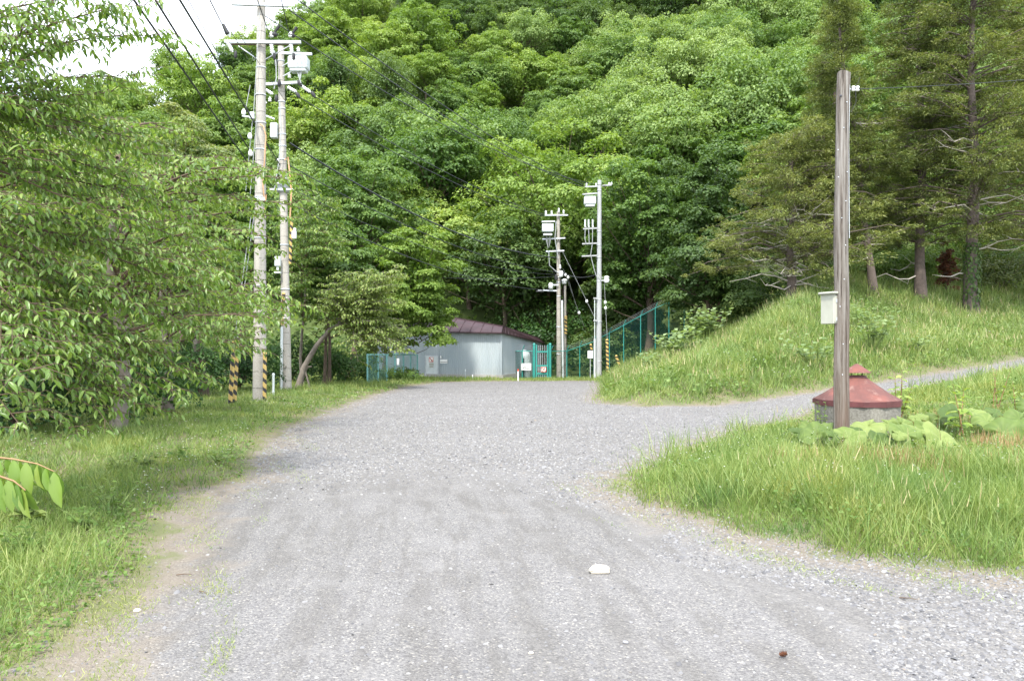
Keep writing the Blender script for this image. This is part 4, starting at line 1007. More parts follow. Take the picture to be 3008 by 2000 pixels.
for (px, py) in ((734, 400), (736, 450), (716, 330)): part(A, 'stay_insulator', 'porcelain', lambda mb, px=px, py=py: mb.lathe(P(px, py, YA-.28), [(.02, -.09), (.06, -.06), (.065, 0), (.05, .05), (.02, .09)], 10))
part(A, 'number_plate', 'boxgrey', lambda mb: mb.box(P(763, 585, YA-.21), (.28, .04, .10), bevel=.01))
guard(onG(777, YA-.35, -.05), P(778, 1037, YA-.28), .055, 'single yellow and black striped guard against the tallest pole')
guard(onG(675, 20.9, -.05), P(688, 1005, 20.9), .058, 'left one of the paired yellow and black striped guards')
guard(onG(688, 21.2, -.05), P(697, 1003, 21.2), .058, 'right one of the paired yellow and black striped guards')
# small posts
def post(px, Y, topy, r, mat, label, capm=None, name='marker_post', cat='post'):
    b = onG(px, Y, -.05); tp = P(px, topy, Y); t = thing(name, b, label, cat)
    part(t, 'shaft', mat, lambda mb: mb.tube([b, Vector((b.x, b.y, tp.z))], r, 10))
    part(t, 'cap', capm or mat, lambda mb: mb.lathe(Vector((b.x, b.y, tp.z)), [(r*1.15, -.03), (r*1.2, .02), (r*.6, .05)], 10))
post(803, 26, 1100, .042, 'boxgrey', 'short pale blue-green post between the two near poles')

# pole B with switch box
YB = 30.5
B, Bb, Bt = pole('utility_pole', 'shorter concrete utility pole carrying a grey switch box and many fittings', 843, YB, 825, 138, .185, .115, 'concpole')
arm(B, 832, 163, 921, 166, YB, .09); arm(B, 786, 254, 884, 248, YB, .10); arm(B, 798, 560, 868, 560, YB, .07); arm(B, 782, 344, 812, 355, YB, .06)
sb = part(B, 'switch_box', 'boxgrey', lambda mb: (mb.box(P(878, 188, YB-.3), (.74, .5, .46), bevel=.04), mb.box(P(878, 208, YB-.3), (.62, .4, .14), bevel=.03)))
part(sb, 'bushing', 'porcelain', lambda mb: [insulator(mb, hv(P(860+i*12, 176, YB-.62)), (0, -.6, .5), 2, .05) for i in range(4)])
part(B, 'brace', 'steel', lambda mb: (mb.tube([P(832, 225, YB-.2), P(866, 205, YB-.3)], .025, 6), mb.tube([P(830, 195, YB-.2), P(865, 175, YB-.3)], .02, 6)))
for (px, py, ax, n) in ((855, 235, (0, 0, 1), 2), (884, 232, (.2, 0, 1), 3), (881, 158, (0, 0, 1), 2), (850, 262, (1, 0, -.55), 5), (888, 257, (1, 0, -.7), 6), (786, 270, (1, 0, -.6), 4), (798, 304, (0, 0, 1), 2), (785, 310, (0, 0, 1), 1), (822, 545, (0, 0, 1), 2), (868, 556, (0, 0, 1), 3), (822, 478, (0, 0, 1), 1)):
    ins(B, px, py, YB, axis=ax, n=n, r=.07, step=.075)
for (px, py) in ((875, 280), (920, 278), (812, 290), (811, 185), (880, 245), (820, 245)):
    part(B, 'cable_socket', 'dark', lambda mb, px=px, py=py: mb.lathe(P(px, py, YB-.3), [(.03, -.14), (.07, -.06), (.075, .04), (.04, .14)], 10, axis=(.6, 0, -1) if px > 860 else (0, 0, 1)))
part(B, 'jumper_cable', 'wiregrey', lambda mb: [mb.tube([P(*q, YB-.4) for q in pts], .022, 6) for pts in (((883, 175), (884, 215), (882, 232)), ((806, 150), (811, 190), (812, 230), (805, 262)), ((822, 300), (826, 380), (820, 470), (806, 560)), ((868, 170), (875, 215), (884, 245)))])
part(B, 'orange_cable', 'orangewire', lambda mb: mb.tube([P(*q, YB-.25) for q in ((836, 470), (846, 462), (850, 500), (856, 560), (852, 640))], .03, 6))
part(B, 'steel_collar', 'steel', lambda mb: mb.lathe(P(832, 540, YB), [(.17, -.36), (.24, -.33), (.24, .12), (.28, .14), (.28, .2), (.18, .22)], 20))
part(B, 'equipment_box', 'boxgrey', lambda mb: mb.box(P(806, 385, YB-.1), (.26, .3, .58), bevel=.03))
part(B, 'service_box', 'boxgrey', lambda mb: (mb.box(P(816, 768, YB-.3), (.22, .16, .38), bevel=.02), mb.box(P(816, 786, YB-.3), (.08, .08, .2)), mb.box(P(816, 801, YB-.3), (.24, .18, .06), bevel=.01)))
part(B, 'lamp_box', 'porcelain', lambda mb: (mb.box(P(864, 690, YB-.3), (.17, .15, .3), bevel=.03), mb.box(P(866, 675, YB-.3), (.10, .12, .12), bevel=.02)))
for py in (180, 300, 320, 395, 430, 470, 600, 645, 720, 850): bandp(B, 843-18*(1145-py)/1007, py, YB, .117+.07*(py-138)/1007, .05, 'steel')
part(B, 'conduit', 'boxgrey', lambda mb: mb.tube([hv(onG(826, YB-.15), dz=-.1), P(828, 960, YB-.15)], .055, 10))
part(B, 'clamp', 'porcelain', lambda mb: (mb.tube([P(826, 934, YB-.2), P(846, 934, YB-.2)], .02, 6), mb.tube([P(832, 875, YB-.2), P(842, 875, YB-.2)], .02, 6)))
guard(P(829, 954, YB-.15), P(833, 862, YB-.2), .062, 'striped cable guard low on the switch box pole')
guard(P(852, 775, YB-.25), P(857, 643, YB-.25), .055, 'striped cable guard high on the switch box pole')

# poles C and D far
YC = 52.0
Cp, Cb, Ct = pole('utility_pole', 'mottled brown concrete utility pole just right of the teal gate', 1642, YC, 1640, 622, .17, .105, 'concpoledark')
for (a0, b0, a1, b1) in ((1591, 653, 1630, 652), (1593, 704, 1660, 701), (1603, 740, 1657, 738), (1600, 634, 1668, 634), (1580, 853, 1636, 855), (1612, 838, 1640, 838)): arm(Cp, a0, b0, a1, b1, YC, .09)
part(Cp, 'switch_box', 'boxgrey', lambda mb: (mb.box(P(1609, 670, YC-.4), (.76, .5, .52), bevel=.04), mb.box(P(1609, 690, YC-.4), (.6, .4, .12), bevel=.03)))
for (px, py) in ((1620, 632), (1641, 625), (1655, 630), (1645, 790), (1603, 632)): ins(Cp, px, py, YC, n=3, r=.075, step=.08)
for (px, py) in ((1618, 840), (1648, 805)): part(Cp, 'transformer', 'porcelain', lambda mb, px=px, py=py: mb.lathe(P(px, py, YC-.35), [(.10, -.2), (.15, -.17), (.15, .12), (.11, .2), (.05, .22)], 14))
part(Cp, 'jumper_cable', 'wiregrey', lambda mb: [mb.tube([P(*q, YC-.4) for q in pts], .03, 6) for pts in (((1605, 690), (1612, 728), (1618, 700)), ((1616, 690), (1610, 730), (1604, 700)), ((1612, 740), (1614, 780), (1634, 798)), ((1634, 650), (1630, 700), (1640, 760)))])
part(Cp, 'junction', 'dark', lambda mb: (mb.box(P(1586, 856, YC-.3), (.5, .12, .1), bevel=.03), mb.box(P(1634, 815, YC-.25), (.2, .2, .35), bevel=.04)))
part(Cp, 'conduit', 'boxgrey', lambda mb: mb.tube([hv(onG(1654, YC-.1), dz=-.1), P(1651, 882, YC-.1)], .07, 10))
for py in (700, 740, 800, 815, 830, 870, 960, 1040): bandp(Cp, 1641, py, YC, .11+.06*(py-622)/485, .06)
# thin pole behind C
C2 = thing('service_pole', onG(1661, 54), 'thin service pole with a white meter close behind the mottled pole', 'utility pole')
part(C2, 'shaft', 'concpoledark', lambda mb: mb.tube([onG(1661, 54, -.2), P(1660, 838, 54)], [.09, .08], 12))
part(C2, 'meter', 'porcelain', lambda mb: mb.lathe(P(1658, 826, 54), [(.12, -.2), (.17, -.17), (.17, 0), (.2, .04), (.2, .1), (.1, .16)], 14))
guard(P(1662, 980, 53.8), P(1662, 930, 53.8), .10, 'striped guard wrapped round the thin service pole')
YD = 50.0
D, Db, Dt = pole('utility_pole', 'smooth grey utility pole with an empty rack of short arms', 1759, YD, 1761, 530, .185, .125, 'concpolegrey')
for (a0, b0, a1, b1) in ((1717, 551, 1754, 550), (1768, 548, 1795, 546), (1710, 573, 1754, 570), (1712, 674, 1754, 672), (1709, 718, 1754, 716), (1708, 754, 1754, 752), (1742, 877, 1754, 877), (1742, 942, 1754, 942)): arm(D, a0, b0, a1, b1, YD, .09, 'concpolegrey')
for (px, py, n) in ((1722, 548, 2), (1750, 548, 2), (1788, 546, 2), (1795, 545, 2), (1719, 669, 1), (1729, 669, 1), (1741, 669, 1)): ins(D, px, py, YD, n=n, r=.07, step=.07)
part(D, 'arrester', 'boxgrey', lambda mb: [mb.tube([P(px, 667, YD-.22), P(px, 645, YD-.22)], [.055, .055], 8) for px in (1719, 1729, 1741)])
part(D, 'switch_box', 'boxgrey', lambda mb: (mb.box(P(1733, 590, YD-.4), (.74, .5, .5), bevel=.04), mb.box(P(1733, 605, YD-.4), (.6, .4, .12), bevel=.03)))
part(D, 'transformer', 'porcelain', lambda mb: (mb.lathe(P(1782, 822, YD-.1), [(.12, -.2), (.17, -.17), (.17, .02), (.15, .04), (.15, .12), (.17, .15), (.17, .2), (.08, .24)], 14), mb.tube([P(1766, 824, YD), P(1778, 824, YD-.1)], .03, 6)))
part(D, 'jumper_cable', 'wiregrey', lambda mb: [mb.tube([P(*q, YD-.35) for q in pts], .025, 6) for pts in (((1741, 672), (1740, 715), (1735, 750), (1745, 790), (1752, 812)), ((1719, 672), (1718, 700), (1722, 718)), ((1729, 672), (1731, 718)), ((1754, 800), (1772, 818)))])
part(D, 'conduit', 'boxgrey', lambda mb: (mb.tube([hv(onG(1747, YD-.2), dz=-.1), P(1747, 995, YD-.2)], .065, 10), mb.tube([P(1747, 995, YD-.2), P(1747, 880, YD-.2)], .03, 8)))
for py in (560, 680, 720, 756, 826, 880, 945, 1060): bandp(D, 1760, py, YD, .127+.058*(py-530)/577, .05)
guard(onG(1786, 49.2, -.1), P(1783, 998, 49.2), .09, 'upright striped guard right of the smooth grey pole')
guard(onG(1824, 49.0, -.1), P(1810, 1045, 49.0), .08, 'leaning striped guard sunk in the grass right of the smooth grey pole')
guard(P(1739, 1035, 51.5), P(1735, 1012, 51.5), .08, 'striped guard above the small white notice board')

# ------------------------------------------------------------------ wires
def wire(label, a, b, sag, r=.012, mat='wire', n=22, name='cable'):
    a = Vector(a); b = Vector(b); mb = MB()
    pts = [a.lerp(b, i/n)-Vector((0, 0, sag*4*(i/n)*(1-i/n))) for i in range(n+1)]
    mb.tube(pts, r, 5, cap=False)
    o = mb.build(name, M[mat]); tag(o, label, 'cable', 'overhead cables'); return o
def ext(px0, py0, Y0, px1, py1, Y1, k=.6):
    a = P(px0, py0, Y0); b = P(px1, py1, Y1); return a+(a-b)*k, b
a_, b_ = ext(393, 0, 13, 784, 557, 28); wire('lowest of the three thick cables crossing the sky to the near poles', a_, b_, 0, .022)
a_, b_ = ext(456, 0, 13, 800, 548, 29); wire('middle one of the three thick cables crossing the sky to the near poles', a_, b_, 0, .021)
a_, b_ = ext(528, 0, 13, 822, 484, 30); wire('highest of the three thick cables crossing the sky to the near poles', a_, b_, 0, .021)
a_, b_ = ext(553, 0, 14, 812, 478, 30); wire('thin wire following the highest thick cable to the switch box pole', a_, b_, 0, .009)
a_, b_ = ext(616, 0, 17, 664, 95, YA-.3); wire('cable ending at the dark clamp on the left arm of the tallest pole', a_, b_, 0, .016)
a_, b_ = ext(632, 0, 16, 840, 300, 29); wire('thin wire passing left of the tallest pole to the switch box pole', a_, b_, 0, .008)
a_, b_ = ext(622, 0, 16, 786, 270, 29); wire('thin wire crossing the lower arm of the tallest pole', a_, b_, 0, .008)
a_, b_ = ext(756, 0, 21, 792, 105, YA-.3); wire('short cable dropping in front of the tallest pole top', a_, b_, 0, .014)
a_, b_ = ext(826, 0, 21, 850, 100, YA-.3); wire('short cable dropping to the right clamp of the tallest pole', a_, b_, 0, .014)
wire('upper high-voltage line from the tallest pole top to the smooth grey pole', P(868, -5, YA), P(1722, 546, YD), .55, .018)
wire('second high-voltage line from the tallest pole to the smooth grey pole', P(850, 30, YA), P(1718, 551, YD), .60, .018)
wire('third high-voltage line from the tallest pole to the smooth grey pole', P(775, 45, YA), P(1790, 548, YD), .95, .016)
wire('line from the hanging insulators of the switch box pole to the mottled pole', P(922, 282, YB-.3), P(1603, 632, YC), .45, .018)
wire('lower parallel line from the switch box pole to the mottled pole', P(876, 284, YB-.3), P(1601, 636, YC), .55, .018)
wire('thick spiral-wrapped cable sagging from the switch box pole to the mottled pole', P(850, 420, YB-.2), P(1635, 757, YC), .95, .035)
wire('sagging telephone cable below the thick spiral-wrapped cable', P(846, 484, YB), P(1637, 800, YC), .75, .02)
wire('thin telephone wire leaving the lower arm of the switch box pole', P(868, 560, YB), P(1636, 806, YC), .8, .014)
wire('lowest cable running from the near trees to the mottled pole', P(852, 600, YB), P(1600, 852, YC), .7, .02)
wire('straight thin wire low behind the trees to the mottled pole', P(1100, 800, 42), P(1634, 812, YC), .25, .016)
wire('short cable looping between the mottled pole and the smooth grey pole', P(1646, 797, YC), P(1752, 806, YD), .3, .022)
wire('service wire from the wooden pole insulator to the right edge', P(2522, 262, 11.4), P(3300, 205, 14), .05, .006)
def beaded(label, a, b, ts, r=.012):
    a = Vector(a); b = Vector(b); t = thing('guy_wire', b, label, 'guy wire', 'guy wires of the far poles')
    part(t, 'wire', 'wiregrey', lambda mb: mb.tube([a, b], r, 5, cap=False))
    for f in ts: part(t, 'insulator', 'porcelain', lambda mb, f=f: mb.lathe(a.lerp(b, f), [(.03, -.11), (.085, -.06), (.09, .02), (.06, .08), (.03, .11)], 10))
beaded('guy wire slanting from the mottled pole to the foot of the smooth grey pole', P(1652, 738, YC), P(1748, 935, YC-1), (.75,))
beaded('guy wire slanting steeply from the mottled pole into the dark wood', P(1655, 790, YC), P(1716, 960, YC+2), (.1, .75), .01)
beaded('second guy wire from the mottled pole into the dark wood', P(1668, 812, YC), P(1705, 945, YC+2), (.02,), .01)
beaded('guy wire dropping right of the smooth grey pole to its striped guard', P(1775, 830, YD), P(1784, 998, 49.2), (.35, .45), .012)
beaded('guy wire from the tallest pole to the left striped guard of the pair', P(742, 600, YA-.5), P(688, 1003, 20.9), (), .009)
beaded('guy wire from the tallest pole to the right striped guard of the pair', P(748, 620, YA-.5), P(697, 1001, 21.2), (), .009)

# ------------------------------------------------------------------ wooden pole, box and insulator
YW = 11.5
wb = onG(2468, YW); wt = P(2477, 214, YW)
W_ = thing('wooden_pole', wb, 'weathered grey-brown timber pole standing in the butterbur leaves', 'pole')
mb = MB(); n = 44; seg = 28; vs = []
for i in range(n+1):
    f = i/n; p = wb.lerp(wt, f); p.z = wb.z-.3+(wt.z-wb.z+.3)*f
    p.x += .012*math.sin(f*7)+.006*math.sin(f*19)
    r = .110-.018*f
    for k in range(seg):
        a = 2*math.pi*k/seg; rr = r*(1+.035*math.sin(k*3.7+f*3)+.02*math.sin(k*8+f*9)+random.uniform(-.006, .006))
        vs.append((p.x+rr*math.cos(a), p.y+rr*math.sin(a), p.z+(.015*math.sin(a*2) if i == n else 0)))
mb.add(vs, [(i*seg+k, i*seg+(k+1) % seg, i*seg+seg+(k+1) % seg, i*seg+seg+k) for i in range(n) for k in range(seg)], 0, True)
mb.add(vs[-seg:], [tuple(range(seg))])
mb.build('shaft', M['poletimber'], W_)
part(W_, 'nail', 'steel', lambda mb: [mb.lathe(P(px, py, YW-.105), [(.006, -.012), (.008, 0)], 8, axis=(0, -1, .1)) for px, py in ((2479, 375), (2489, 505), (2473, 640), (2484, 720), (2480, 820), (2463, 520), (2468, 900), (2485, 590), (2477, 1010), (2462, 440), (2488, 300), (2475, 1100))])
part(W_, 'knot', 'ink', lambda mb: mb.lathe(P(2470, 281, YW-.088), [(.02, -.004), (.012, .006)], 10, axis=(0, -1, .2)))
part(W_, 'wire_strip', 'steel', lambda mb: mb.tube([P(2496, 250, YW-.06), P(2493, 420, YW-.06), P(2495, 700, YW-.07)], .006, 5))
ib = thing('insulator_pair', P(2512, 262, YW), 'pair of small white insulators beside the top of the timber pole', 'insulator')
part(ib, 'bracket', 'steel', lambda mb: mb.box(P(2504, 262, YW), (.10, .02, .02)))
for dx in (0, 12): part(ib, 'spool', 'porcelain', lambda mb, dx=dx: mb.lathe(P(2507+dx, 268, YW-.03), [(.022, 0), (.03, .012), (.02, .03), (.02, .04), (.03, .055), (.02, .07)], 12))
part(ib, 'lead', 'dark', lambda mb: (mb.tube([P(2510, 262, YW-.03), P(2522, 240, YW-.03), P(2526, 228, YW-.03)], .004, 4), mb.tube([P(2513, 268, YW-.03), P(2515, 300, YW-.03), P(2500, 330, YW-.05)], .005, 4)))
bx = thing('meter_box', P(2447, 908, YW+.05), 'cream metal box fixed to the left side of the timber pole', 'electrical box')
ctr = P(2444, 908, YW+.10)
part(bx, 'body', 'cream', lambda mb: mb.box(ctr, (.19, .26, .44), ax=((.93, .36, 0), (0, 0, 1)), bevel=.006))
part(bx, 'lid', 'cream', lambda mb: mb.box(hv(ctr, -.008, -.01, .235), (.245, .32, .035), ax=((.93, .36, 0), (0, 0, 1)), bevel=.012))
fx = Vector((.93, .36, 0)).normalized(); fn = Vector((.36, -.93, 0)).normalized()
part(bx, 'door', 'cream', lambda mb: mb.box(ctr+fn*.133, (.165, .012, .40), ax=(fx, (0, 0, 1)), bevel=.003))
part(bx, 'hinge', 'steel', lambda mb: [mb.box(ctr+fn*.143+fx*-.05+Vector((0, 0, dz)), (.02, .012, .05), ax=(fx, (0, 0, 1))) for dz in (.12, -.15)])
part(bx, 'vent', 'boxgrey', lambda mb: [mb.box(ctr+fn*.142+fx*.055+Vector((0, 0, dz)), (.05, .008, .012), ax=(fx, (0, 0, 1))) for dz in (.1, .05, 0, -.05, -.1)])

# ------------------------------------------------------------------ roofed well
YR = 13.3
wc = onG(2517, YR); rim = .587
well = thing('well', wc, 'round concrete well under a faded red conical metal cap', 'well')
R_ = 120/F*YR
part(well, 'concrete_ring', 'wellconc', lambda mb: mb.lathe((wc.x, wc.y, 0), [(R_*.97, wc.z-.35), (R_*.965, wc.z+.1), (R_*.97, rim-.02)], 40))
seg = 10
def conef(mb, prof, seg=10, rot=.25):
    vs = []
    for r, z in prof:
        for k in range(seg):
            a = 2*math.pi*k/seg+rot; vs.append((wc.x+r*math.cos(a), wc.y+r*math.sin(a), z+random.uniform(-.004, .004)))
    mb.add(vs, [(i*seg+k, i*seg+(k+1) % seg, i*seg+seg+(k+1) % seg, i*seg+seg+k) for i in range(len(prof)-1) for k in range(seg)])
    mb.add(vs[-seg:], [tuple(range(seg))])
ztop = P(0, 1107, YR).z
part(well, 'cap_roof', 'redsheet', lambda mb: conef(mb, [(R_*1.005, rim+.014), (.50, rim+.128), (.34, rim+.242), (.215, rim+.335), (.15, ztop)], 12))
part(well, 'rim_band', 'redband', lambda mb: conef(mb, [(R_*.985, rim-.08), (R_*1.02, rim-.078), (R_*1.02, rim+.012), (R_*.97, rim+.012)], 12))
part(well, 'vent_collar', 'redband', lambda mb: mb.lathe((wc.x, wc.y, ztop-.01), [(.15, 0), (.155, .03), (.13, .035)], 18))
part(well, 'vent_strut', 'dark', lambda mb: [mb.tube([(wc.x+.11*math.cos(a), wc.y+.11*math.sin(a), ztop+.02), (wc.x+.13*math.cos(a), wc.y+.13*math.sin(a), ztop+.08)], .006, 5) for a in (.4, 1.97, 3.5, 5.1)])
part(well, 'vent_hood', 'redsheet', lambda mb: mb.lathe((wc.x, wc.y, ztop+.075), [(.225, 0), (.215, .012), (.08, .11), (.02, .15)], 16, sm=False))

# ------------------------------------------------------------------ butterbur and other big-leaved plants
def big_leaf(parent, c, R, tiltd, tilt, seed, stemto, mat='lf_big', tone=.5):
    rs = random.Random(seed); c = Vector(c)
    up = Vector((tiltd[0]*tilt, tiltd[1]*tilt, 1)).normalized()
    x = up.cross(Vector((math.sin(seed), math.cos(seed), 0))).normalized(); y = up.cross(x)
    rings = 7; seg = 30; v = [c-up*R*.10]; off = parent.location
    ph = rs.random()*6
    for i in range(1, rings+1):
        f = i/rings
        for k in range(seg):
            a = 2*math.pi*k/seg; notch = 1-.75*math.exp(-((a-math.pi)/.30)**2)
            r = R*f*(notch if f > .25 else 1)*(1+.06*math.sin(a*3+ph)*f+.03*math.sin(a*9+ph)*f)
            rib = .022*R*math.cos(a*9)*f
            z = R*(.22*f*f*math.sin(a*2+ph)+.10*f*math.sin(a*5+ph)*f)+R*(.30*f-.42*f**3)+rib
            v.append(c+x*r*math.cos(a)+y*r*math.sin(a)+up*(z-.10*R*(1-f)))
    fs = [(0, 1+k, 1+(k+1) % seg) for k in range(seg)]
    for i in range(rings-1):
        for k in range(seg): fs.append((1+i*seg+k, 1+(i+1)*seg+k, 1+(i+1)*seg+(k+1) % seg, 1+i*seg+(k+1) % seg))
    me = bpy.data.meshes.new('leaf'); me.from_pydata([tuple(Vector(p)-off) for p in v], [], fs)
    at = me.attributes.new('rnd', 'FLOAT', 'POINT')
    val = [tone]+[min(1, max(0, tone+.25*(abs(math.cos((k*2*math.pi/seg)*4.5))**8)*1-.08+rs.uniform(-.05, .05))) for i in range(rings) for k in range(seg)]
    at.data.foreach_set('value', val)
    me.polygons.foreach_set('use_smooth', [True]*len(fs)); me.materials.append(M[mat]); me.update()
    o = bpy.data.objects.new('leaf', me); COL.objects.link(o); o.parent = parent
    mb = MB(); mb.tube([stemto, (Vector(stemto)+c)/2+Vector((0, 0, -.02)), c-up*R*.14], .008, 6); mb.build('stem', M['stem'], parent)
def butterbur(label, px, Y, leaves):
    b = onG(px, Y); t = thing('butterbur_plant', b, label, 'plant', 'butterbur plants at the foot of the pole')
    for i, (lx, ly, ry, ly_) in enumerate(leaves):
        c = P(lx, ly+2, ly_); c.z = max(c.z, g1(c.x, c.y)+.19+.05*(i % 3)); R = ry/F*ly_*random.uniform(.86, 1.05)
        big_leaf(t, c, R, (random.uniform(-.5, .5), -.75-random.random()*.5), random.uniform(.35, 1.35), i*3+int(px), b+Vector((random.uniform(-.05, .05), random.uniform(-.05, .05), 0)), tone=random.uniform(.08, .95))
butterbur('butterbur with rounded leaves on the left of the timber pole', 2400, 11.5, [(2395, 1280, 46, 11.4), (2440, 1272, 40, 11.6), (2432, 1315, 32, 11.1), (2350, 1285, 34, 11.7), (2375, 1262, 30, 12)])
butterbur('butterbur with a dark leaf across the foot of the timber pole', 2510, 11.2, [(2494, 1280, 50, 10.9), (2548, 1248, 50, 11.6), (2520, 1300, 34, 11.0), (2580, 1262, 30, 11.8), (2450, 1328, 24, 10.9)])
butterbur('butterbur with broad pale leaves in front of the red well', 2640, 11.6, [(2592, 1290, 46, 11.0), (2650, 1245, 46, 12.0), (2660, 1305, 48, 11.0), (2610, 1240, 30, 12.2), (2690, 1270, 40, 11.6), (2640, 1330, 26, 10.9)])
butterbur('butterbur with the largest pale leaf right of the red well', 2760, 11.6, [(2765, 1290, 58, 11.0), (2720, 1255, 46, 11.8), (2800, 1235, 42, 12.3), (2760, 1225, 36, 12.6), (2700, 1228, 30, 12.6)])
butterbur('butterbur with long flat leaves farthest right of the well', 2900, 11.8, [(2948, 1305, 52, 11.2), (2900, 1270, 40, 11.8), (2860, 1245, 34, 12.4), (2995, 1265, 42, 12.2), (2925, 1238, 36, 12.6), (3030, 1240, 40, 12.8)])
def stalk_plant(name, label, px, Y, h, n, nl, ls, seed, mat='lf_green', stem='stemred', spread=.15, group='tall leafy weeds', T=T_LF, Fc=F_LF, lw=1.3, loc=None, flo=.15):
    b = onG(px, Y) if loc is None else Vector(loc); rs = random.Random(seed); t = thing(name, b, label, 'plant', group)
    mb = MB(); LP, LD, LN, LS = [], [], [], []
    for k in range(n):
        a = rs.random()*6.28; e = Vector((math.cos(a)*spread*rs.random()*h*2, math.sin(a)*spread*rs.random()*h*2, h*rs.uniform(.65, 1)))
        s0 = Vector((rs.uniform(-.05, .05), rs.uniform(-.05, .05), 0)); pts = [s0, s0.lerp(e, .5)+Vector((0, 0, .03)), e]
        mb.tube(pts, [.010*h+.003, .007*h+.002, .002], 5)
        for j in range(nl):
            f = flo+(1-flo)*(j+.5)/nl; p = s0.lerp(e, f); b2 = j*2.4+rs.random()
            LP.append(tuple(p)); LD.append((math.cos(b2), math.sin(b2), rs.uniform(-.2, .7))); LN.append((rs.gauss(0, .2), rs.gauss(0, .2)-.2, 1)); LS.append(ls*rs.uniform(.6, 1.2)*(1.25-.7*f))
    mb.build('stem', M[stem]).parent = t
    LS = np.array(LS); v = scatter(T, np.array(LP), np.array(LD), np.array(LN), np.stack([LS*lw, LS, LS*1.5], 1))
    np_mesh('leaves', v, Fc, len(LS), len(T), M[mat], rng.random(len(LS))*.6+.3, t)
    return t
stalk_plant('dock_plant', 'tall leafy dock with a reddish stem right of the well', 2818, 11.8, 1.0, 2, 16, .20, 1, 'lf_bright')
stalk_plant('dock_plant', 'yellow-tipped dock plant just behind the right side of the well', 2640, 14.2, .95, 4, 11, .20, 2, 'lf_bright')
stalk_plant('dock_plant', 'slender weed with bright leaves near the right edge by the side road', 2925, 14.5, .9, 3, 10, .14, 3, 'lf_bright')
stalk_plant('dock_plant', 'thin weed on the right edge beyond the butterbur', 2990, 13.0, .7, 3, 9, .18, 4, 'lf_pale')
stalk_plant('bramble', 'small bramble shoot climbing the left side of the well', 2415, 12.5, .65, 4, 10, .075, 5, 'lf_bright', 'stem', T=T_HEX, Fc=F_HEX)
gk = 'broad leaved knotweed on the bank'
KW = dict(flo=.45, mat='lf_knot', stem='stem', group=gk, T=T_HEX, Fc=F_HEX, lw=1.0, spread=.45)
stalk_plant('knotweed', 'knotweed clump with pale leaves at the left foot of the bank', 1985, 33, 1.7, 30, 9, .34, 11, **KW)
stalk_plant('knotweed', 'knotweed trailing up the slope beside the netting fence', 2070, 38, 2.0, 34, 9, .36, 12, **KW)
stalk_plant('knotweed', 'small knotweed near the far edge of the gravel', 1925, 32, 1.0, 16, 7, .30, 13, **KW)
stalk_plant('knotweed', 'knotweed clump left of the timber pole on the bank', 2395, 24.5, 1.3, 20, 6, .25, 14, **KW)
stalk_plant('knotweed', 'knotweed clump right of the timber pole on the bank', 2560, 27, 1.6, 22, 6, .27, 15, **KW)
stalk_plant('knotweed', 'knotweed higher on the bank behind the cream box', 2530, 31, 1.7, 20, 6, .28, 16, **KW)
stalk_plant('knotweed', 'knotweed patch farthest right on the bank', 2690, 27.5, .9, 14, 5, .26, 17, **KW)
gw = 'broad leaved weeds on the left verge'
rs = random.Random(4)
WL = [(90, 1540, 'weed with large pale leaves at the left edge of the verge'), (330, 1500, 'tall dock weed in the near left grass'), (230, 1560, 'flat weed rosette between the near left weeds'),
      (430, 1380, 'leafy weed patch in the middle of the left verge'), (520, 1350, 'leafy weed nearer the gravel on the left verge'), (640, 1370, 'plantain clump beside the gravel edge'), (350, 1385, 'low weed rosette under the cherry branches'), (60, 1620, 'long-bladed tuft at the lower left edge')]
for i, (px, py, lab) in enumerate(WL):
    Y = 1.54*F/(py-1000)
    stalk_plant('weed', lab, px, Y, .22 if i != 1 else .34, 7, 5, .09 if i not in (0,) else .13, 30+i, 'lf_green' if i % 3 else 'lf_big', 'stem', spread=.6, group=gw, lw=1.5)
for i, (px, Y) in enumerate(((1075, 41), (1120, 42), (1150, 40.5), (1035, 39), (1190, 44))):
    stalk_plant('weed', ['tall weed left of the teal fence', 'tall weed in front of the teal fence', 'yellow-green weed at the fence middle', 'weed at the base of the teal fence post', 'weed near the grey door'][i], px, Y, 1.0, 8, 10, .2, 60+i, 'lf_bright', 'stem', spread=.35, group='tall weeds by the teal fence')

# ------------------------------------------------------------------ building
bl = thing('metal_building', onG(1350, 49), 'low blue-grey metal building with a burgundy standing seam roof', 'building')
cr = Vector(((1473-CX)/F*48, 48, 0)); vr = Vector((2.9, 8.4, 0)).normalized(); vl = Vector((-vr.y, vr.x, 0))
zg = -1.1; zt_ = P(0, 976, 48).z; zf = P(0, 1101, 48).z
LW, LD_ = 8.6, 8.4
c0 = cr; c1 = cr+vl*LW; c2 = c1+vr*LD_; c3 = cr+vr*LD_
def ribbed(mb, a, b, z0, z1, sp=.13, depth=.022):
    L = (b-a).length; d = (b-a)/L; nn = Vector((d.y, -d.x, 0)); n = int(L/sp); vs = []
    prof = [(0, 0), (.45, 0), (.55, 1), (.9, 1)]
    for i in range(n):
        for f, o in prof: vs.append(a+d*((i+f)*L/n)+nn*o*depth)
    vs.append(b.copy()); m = len(vs)
    V = [(v.x, v.y, z0) for v in vs]+[(v.x, v.y, z1 if not callable(z1) else z1(v)) for v in vs]
    mb.add(V, [(i, i+1, m+i+1, m+i) for i in range(m-1)])
part(bl, 'wall', 'siding', lambda mb: ribbed(mb, c1, c0, zf, zt_+.08))
part(bl, 'wall', 'siding', lambda mb: ribbed(mb, c0, c3, zf, lambda v: zt_+.08-(v-c0).dot(vr)*.085))
part(bl, 'corner_trim', 'siding', lambda mb: mb.box((c0.x, c0.y-.03, (zf+zt_)/2), (.1, .1, zt_-zf+.02), ax=(vr, (0, 0, 1))))
